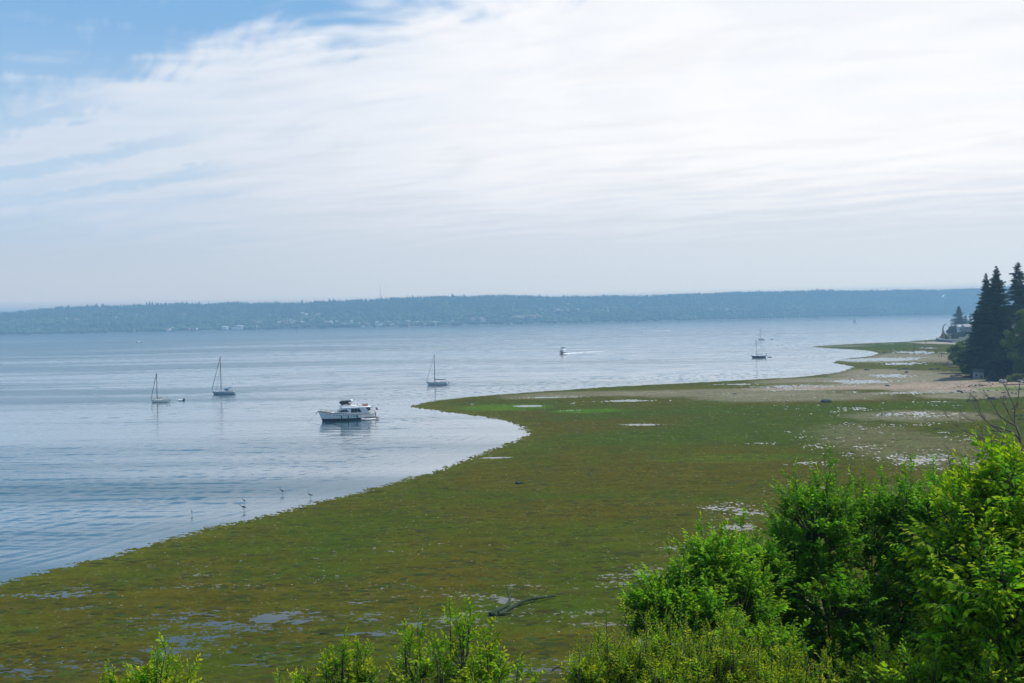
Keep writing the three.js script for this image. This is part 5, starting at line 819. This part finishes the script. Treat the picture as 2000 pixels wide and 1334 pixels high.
// ---------- driftwood, rocks, posts ----------
const MOSSY = mat(0.017, 0.036, 0.008, 0.95), ROCKDARK = mat(0.045, 0.046, 0.040, 0.95), ROCKPALE = mat(0.30, 0.28, 0.25, 0.9), DRIFT = mat(0.20, 0.17, 0.14, 0.9);
const gnarled = (g) => { const p = g.attributes.position; for (let i = 0; i < p.count; i++) { const x = p.getX(i), y = p.getY(i), z = p.getZ(i); p.setXYZ(i, x + 0.05 * noise(y * 9 + 3, z * 9 + x * 4), y + 0.09 * noise(x * 5 + z * 3, y * 6), z + 0.05 * noise(x * 8, y * 9)); } g.computeVertexNormals(); return g; };
const on = (px, py) => { let p = G(px, py, 0.3); return V(p.x, flatHeight(p.x, p.z), p.z); };
{
  const base = on(985, 1192), P = (px, py, y) => { const q = G(px, py, 0.3); return V(q.x - base.x, flatHeight(q.x, q.z) - base.y + y, q.z - base.z); };
  const o = thing('mossy_driftwood', 'forked driftwood log covered in green weed lying on the flat', 'driftwood log', base);
  part(o, 'root_end', [tube([P(957, 1204, 0.15), P(975, 1199, 0.35), P(990, 1190, 0.35), P(996, 1180, 0.45), P(993, 1172, 0.6), P(990, 1168, 0.95)], 0.22, 0.08, 18, 9), tube([P(993, 1176, 0.55), P(1000, 1171, 0.75), P(1006, 1166, 0.8)], 0.05, 0.015, 6, 6), blob(0.26, 1.3, 0.7, 1, 0.5, 2, 4).translate(...P(968, 1203, 0.1).toArray())].map(gnarled), MOSSY);
  part(o, 'long_limb', [tube([P(975, 1203, 0.1), P(1002, 1190, 0.22), P(1025, 1181, 0.34), P(1055, 1175, 0.32), P(1086, 1169, 0.22)], 0.2, 0.08, 20, 9), tube([P(1040, 1178, 0.3), P(1058, 1170, 0.5), P(1070, 1164, 0.55)], 0.06, 0.02, 6, 6)].map(gnarled), MOSSY);
  part(o, 'short_root', tube([P(975, 1204, 0.1), P(985, 1204, 0.22), P(998, 1200, 0.1)], 0.14, 0.08, 6, 7), MOSSY);
  const b2 = on(1092, 1311); single('driftwood_branch', [tube([V(-0.55, 0.05, 0.1), V(-0.1, 0.28, 0), V(0.3, 0.2, 0.05), V(0.65, 0.03, 0)], 0.07, 0.03, 10, 6), tube([V(-0.1, 0.26, 0), V(0.15, 0.38, -0.2), V(0.25, 0.3, -0.4)], 0.05, 0.02, 6, 6)], ROCKDARK, 'small dark crooked branch lying on the flat near the willow', 'branch', null, b2);
  const b3 = on(634, 1239); single('driftwood_branch', [tube([V(-0.45, 0.03, 0), V(-0.1, 0.12, 0.05), V(0.4, 0.06, 0)], 0.05, 0.03, 8, 6)], ROCKDARK, 'short dark stick lying between two pools on the flat', 'branch', null, b3);
  const rock = (px, py, r, sx, sy, sz, m, label, name = 'rock', sd = px) => { const p = on(px, py); single(name, [blob(r, sx, sy, sz, 0.6, 2, sd * 0.37)], m, label, 'rock', null, p.add(V(0, r * sy * 0.25, 0)), sd); };
  rock(1014, 943, 0.55, 1.3, 0.55, 0.9, MOSSY, 'lone dark weed-covered rock in the middle of brown weed');
  { const p = on(1614, 786), o2 = thing('boulder', 'big dark flat-topped boulder on the sand strip', 'boulder', p); part(o2, 'body', blob(1.0, 1.6, 0.62, 1.2, 0.35, 3, 2).translate(0, 0.35, 0), ROCKDARK); part(o2, 'barnacle_top', blob(0.7, 1.7, 0.3, 1.1, 0.4, 2, 6).translate(0.1, 0.86, 0), mat(0.11, 0.12, 0.07, 0.95)); }
  rock(1938, 782, 0.9, 1.5, 0.6, 1, ROCKDARK, 'dark mound of rock at the upper edge of weed below the beach');
  rock(1874, 766, 0.8, 1.6, 0.5, 1, ROCKDARK, 'dark low rock on the reddish sand of the beach');
  rock(1959, 753, 1.25, 1.15, 0.85, 1, ROCKPALE, 'pale round boulder on the beach beside stone edging');
  rock(1726, 689, 1.0, 1.2, 0.6, 1, ROCKDARK, 'rock on the outer weedy spit beside its lagoon');
  rock(1693, 722, 0.9, 1.2, 0.5, 1, ROCKDARK, 'rock on the inner weedy spit');
  rock(1733, 754, 0.6, 1.4, 0.6, 1, ROCKDARK, 'small rock at the edge of the sand strip');
  rock(1960, 771, 0.5, 1.4, 0.5, 1, ROCKDARK, 'small rock above the dark mound on the beach');
  rock(1962, 778, 0.55, 1.4, 0.5, 1, ROCKDARK, 'small rock just inland of the dark mound');
  rock(1984, 774, 0.45, 1.2, 0.5, 1, ROCKDARK, 'small rock at the foot of the beach near bare shrub');
  seed(500);
  for (let i = 0; i < 16; i++) { const px = [1756, 1768, 1771, 1786, 1818, 1832, 1843, 1851, 1849, 1860, 1857, 1836, 1770, 1864, 1872, 1830][i], py = [723, 722, 727, 721, 724, 724, 716, 713, 717, 716, 721, 714, 729, 729, 738, 714][i]; rock(px, py, rr(0.55, 1.05), rr(1.1, 1.7), rr(0.45, 0.7), 1, ROCKDARK, 'dark weedy rock strewn on the wet sand below the leafy trees', 'rock', px + py); scene.children[scene.children.length - 1].userData.group = 'dark rocks strewn on the wet sand'; }
  rock(1435, 770, 0.4, 1.5, 0.5, 1, ROCKDARK, 'small far rock at the seaward end of the sand strip'); rock(1835, 791, 0.45, 1.7, 0.4, 1, ROCKDARK, 'small dark rock on the green band below the beach'); rock(1862, 844, 0.35, 1.5, 0.5, 1, ROCKDARK, 'small rock among the pools behind the bare shrub'); rock(1820, 909, 0.3, 1.3, 0.6, 1, ROCKDARK, 'small rock among the pools near the close tree');
  { const p = on(1831, 839); single('driftwood_branch', [tube([V(-1.2, 0.12, 0), V(0, 0.16, 0.05), V(1.2, 0.1, 0)], 0.1, 0.08, 8, 6)], ROCKDARK, 'straight dark pole lying among the pools', 'branch', null, p); }
  const post = (px, py, h, label) => { const p = on(px, py); single('piling', [tube([V(0, -0.4, 0), V(0.03 * h, h * 0.5, 0), V(0.05 * h, h, 0)], 0.2, 0.16, 6, 9), blob(0.19, 1, 0.4, 1, 0.3, 1, px).translate(0.05 * h, h, 0)], mat(0.05, 0.048, 0.042, 0.95), label, 'piling', null, p); };
  post(1785, 686, 4.8, 'tall old wooden piling standing alone on the far flat'); post(1838.5, 700, 2.4, 'middle and tallest stump of three close pilings'); post(1833.5, 699.5, 0.9, 'short stump on the seaward side of three pilings'); post(1843, 699, 0.7, 'short stump on the landward side of three pilings'); post(1808, 671, 2.4, 'thin far post near the sand below the sea wall');
  // driftwood on the upper beach and beneath the trees
  const logs = [[1895, 741, 6, 0.3, 0.35, 'dark fallen log half under the trees beside the cabin'], [1875, 728, 7, 0.25, -0.5, 'long log slanting down the beach below the leafy trees'], [1868, 722, 5, 0.22, 0.6, 'shorter log higher up below the leafy trees'], [1868, 739.5, 5, 0.3, 0.1, 'log lying on sand just seaward of the cabin'], [1985, 757, 9, 0.22, 0.12, 'long pale log along the stone edging of the beach'], [1880, 735, 6, 0.3, -0.2, 'thick dark log beside the fallen one under the trees']];
  for (const [px, py, L, r, t, label] of logs) { const p = on(px, py); p.y = Math.max(p.y, landHeight(p.x, p.z)); single('driftwood_log', [tube([V(-L / 2, r * 0.7, 0), V(0, r * 0.9, 0.15), V(L / 2, r * 0.8, 0)], r, r * 0.7, 8, 8)], px > 1950 ? DRIFT : mat(0.08, 0.065, 0.055, 0.95), label, 'log', null, p, t); }
  for (let i = 0; i < 26; i++) { const px = rr(1880, 1995), py = rr(752, 776), p = on(px, py), r = rr(0.15, 0.38); single('beach_stone', [blob(r, 1.3, 0.7, 1, 0.5, 1, i + 90)], i % 2 ? ROCKDARK : mat(0.2, 0.18, 0.16, 0.9), 'small stone lying on the reddish sand of the upper beach', 'stone', 'small stones on the upper beach', p.add(V(0, r * 0.2, 0))); }
  // stone edging of the beach: each stone a thing of the same set
  for (let i = 0; i < 22; i++) { const px = 1966 + i * 2.6 + rr(-1, 1), py = 745.5 + i * 0.55 + rr(-0.6, 0.9), p = on(px, py), r = rr(0.4, 0.8); p.y = Math.max(p.y, landHeight(p.x, p.z)); single('edging_stone', [blob(r, 1.3, 0.8, 1, 0.5, 1, i)], i % 3 ? mat(0.16, 0.15, 0.14, 0.9) : ROCKPALE, 'grey stone of the edging between beach and low bushes', 'stone', 'edging stones of the beach', p.add(V(0, r * 0.3, 0))); }
}
// ---------- cabin under the trees ----------
{
  const p = G(1911, 745); p.y = 0.9; const g = thing('beach_cabin', 'small weathered pale cabin on the beach in the conifers’ shade', 'cabin', p, -0.35);
  const wall = part(g, 'wall', bx(5.2, 4.2, 4.6, 0, 1.9, 0), mat(0.30, 0.32, 0.34, 0.85)); for (let i = 0; i < 9; i++) part(wall, 'board', bx(5.24, 0.36, 0.05, 0, 0.3 + i * 0.42, 2.31), mat(0.30 + 0.03 * (i % 3), 0.32, 0.34, 0.85));
  part(g, 'roof', gable(5.8, 1.6, 5.6).translate(0, 3.98, 0), mat(0.07, 0.06, 0.06, 0.85)); const w = part(g, 'window', bx(1.1, 1.1, 0.06, -1.2, 2.3, 2.37), GLASS_DARK); part(w, 'frame', [bx(1.3, 0.1, 0.08, -1.2, 2.9, 2.38), bx(1.3, 0.1, 0.08, -1.2, 1.7, 2.38), bx(0.1, 1.1, 0.08, -1.8, 2.3, 2.38), bx(0.1, 1.1, 0.08, -0.6, 2.3, 2.38)], BOATWHITE); part(g, 'door', bx(1.0, 2.1, 0.08, 1.2, 1.1, 2.38), mat(0.14, 0.09, 0.07, 0.8));
  g.scale.setScalar(0.68); part(g, 'deck', bx(6.5, 0.25, 2.2, 0, -0.2, 3.4), mat(0.14, 0.1, 0.08, 0.9)); for (const x of [-2.8, 0, 2.8]) part(g, 'stilt', bx(0.25, 1.3, 0.25, x, -0.75, 4.2), mat(0.1, 0.08, 0.07, 0.9));
}
// ---------- the house point ----------
{
  // sea wall of stacked rock
  const run = [[1833, 667.2], [1838, 669.5], [1846, 670.5], [1854, 671], [1862, 672.5]].map(([a, b]) => G(a, b)), c = new THREE.CatmullRomCurve3(run), g = thing('sea_wall', 'curved sea wall of stacked grey stones round the house point', 'sea wall', run[0]); seed(600);
  for (let i = 0; i < 34; i++) for (let k = 0; k < 3; k++) { const q = c.getPointAt((i + 0.5 * (k % 2)) / 34).sub(run[0]); part(g, 'stone', blob(rr(1.0, 1.35), 1.35, 0.62, 1, 0.4, 1, i + k * 40), [mat(0.15, 0.145, 0.15, 0.9), mat(0.2, 0.19, 0.18, 0.9), mat(0.11, 0.11, 0.12, 0.9)][(i * 7 + k) % 3]).position.set(q.x, 0.75 + k * 0.95, q.z - k * 0.35); }
  const house = (px, py, w, d, h, rh, wm, rm, label, turn = 0, chimney = false) => { const p = G(px, py); p.y = Math.max(2, landHeight(p.x, p.z)) - 0.2; const o = thing('house', label, 'house', p, turn); part(o, 'wall', bx(w, h, d, 0, h / 2, 0), wm); const r = part(o, 'roof', gable(w + 0.8, rh, d + 1).translate(0, h - 0.02, 0), rm); if (chimney) part(r, 'chimney', bx(0.8, 2.4, 0.8, w * 0.25, h + rh * 0.8, 0), mat(0.2, 0.12, 0.1, 0.9)); for (let i = 0; i < Math.max(2, Math.floor(w / 3.2)); i++) { const wn = part(o, 'window', bx(1.3, 1.3, 0.08, -w / 2 + (i + 0.7) * w / Math.max(2, Math.floor(w / 3.2)) * 0.92, h * 0.62, d / 2 + 0.05), GLASS_DARK); part(wn, 'frame', bx(1.55, 0.16, 0.12, wn.geometry.boundingBox ? 0 : -w / 2 + (i + 0.7) * w / Math.max(2, Math.floor(w / 3.2)) * 0.92, h * 0.62 - 0.75, d / 2 + 0.06), BOATWHITE); } part(o, 'door', bx(1.1, 2.2, 0.1, w * 0.36, 1.3, d / 2 + 0.06), mat(0.15, 0.08, 0.06, 0.7)); };
  house(1874, 654.5, 8, 8, 6.5, 2.4, mat(0.55, 0.58, 0.62, 0.8), GREYROOF, 'pale blue-grey house on the point, first from the sea', 0.2, true);
  house(1882.5, 654, 8.5, 9, 4.4, 4.0, GREYWALL, mat(0.75, 0.76, 0.78, 0.35), 'house on the point with a bright pale roof', 0.05);
  house(1891, 654.5, 10, 9, 6.5, 2.6, mat(0.22, 0.14, 0.11, 0.8), GREYROOF, 'dark brown house on the point half behind trees', -0.1);
  { const p = G(1862, 656.5); p.y = 2.6; const o = thing('garden_shed', 'low shed with bright white roof on the point', 'shed', p, 0.1); part(o, 'wall', bx(7, 2.4, 5, 0, 1.2, 0), mat(0.2, 0.2, 0.22, 0.8)); part(o, 'roof', gable(7.6, 1.3, 5.8).translate(0, 2.38, 0), mat(0.75, 0.76, 0.78, 0.4)); }
  // curved carved figure and poles by the sea wall
  { const p = G(1844, 660.5); p.y = 2.3; const o = thing('carved_sculpture', 'tall dark curved hook sculpture on a reddish base above the sea wall', 'sculpture', p); part(o, 'hook', tube([V(0, 2, 0), V(-0.9, 4.6, 0), V(-1.0, 7, 0), V(-0.2, 9.2, 0), V(1.2, 10.6, 0), V(2.8, 10.9, 0)], 0.85, 0.25, 20, 9), mat(0.05, 0.05, 0.055, 0.9)); part(o, 'base', [blob(1.6, 1.3, 0.9, 1, 0.4, 2, 3).translate(-0.3, 1.3, 0), blob(0.9, 1.2, 0.8, 1, 0.4, 2, 5).translate(-2, 0.7, 0)], mat(0.16, 0.07, 0.06, 0.9)); part(o, 'arm', tube([V(-0.9, 4, 0), V(-2, 3.2, 0), V(-2.9, 3.6, 0)], 0.35, 0.15, 8, 7), mat(0.06, 0.05, 0.055, 0.9)); }
  const pole = (px, py, h, label) => { const p = G(px, py); p.y = 2.3; single('utility_pole', [tube([V(0, -0.5, 0), V(0, h / 2, 0), V(0.1, h, 0)], 0.22, 0.15, 5, 8), bx(1.8, 0.16, 0.16, 0.1, h - 0.8, 0)], mat(0.08, 0.07, 0.06, 0.9), label, 'pole', null, p); };
  pole(1859.5, 655, 16, 'tall wooden pole beside the square-trimmed tree on the point'); pole(1857.5, 655, 12, 'shorter wooden pole just seaward of the tall one');
  // garden stones and drift heaps on the wall's top
  seed(610); for (let i = 0; i < 7; i++) { const p = G(1838 + i * 4.5, 664 + i * 0.5); p.y = 2.6; single('driftwood_heap', [0, 1, 2].map((k) => tube([V(-1.4 + k * 0.2, 0.3 + k * 0.3, 0.2 * k), V(0, 0.35 + k * 0.35, rr(-0.3, 0.3)), V(1.5, 0.3 + k * 0.3, 0)], 0.3, 0.22, 5, 6)), mat(0.42, 0.36, 0.2, 0.9), 'heap of pale yellowish driftwood on top of sea wall', 'driftwood', 'driftwood heaps on the sea wall', p, rr(-0.4, 0.4)); }
}
shadows(scene);
renderer.render(scene, camera);
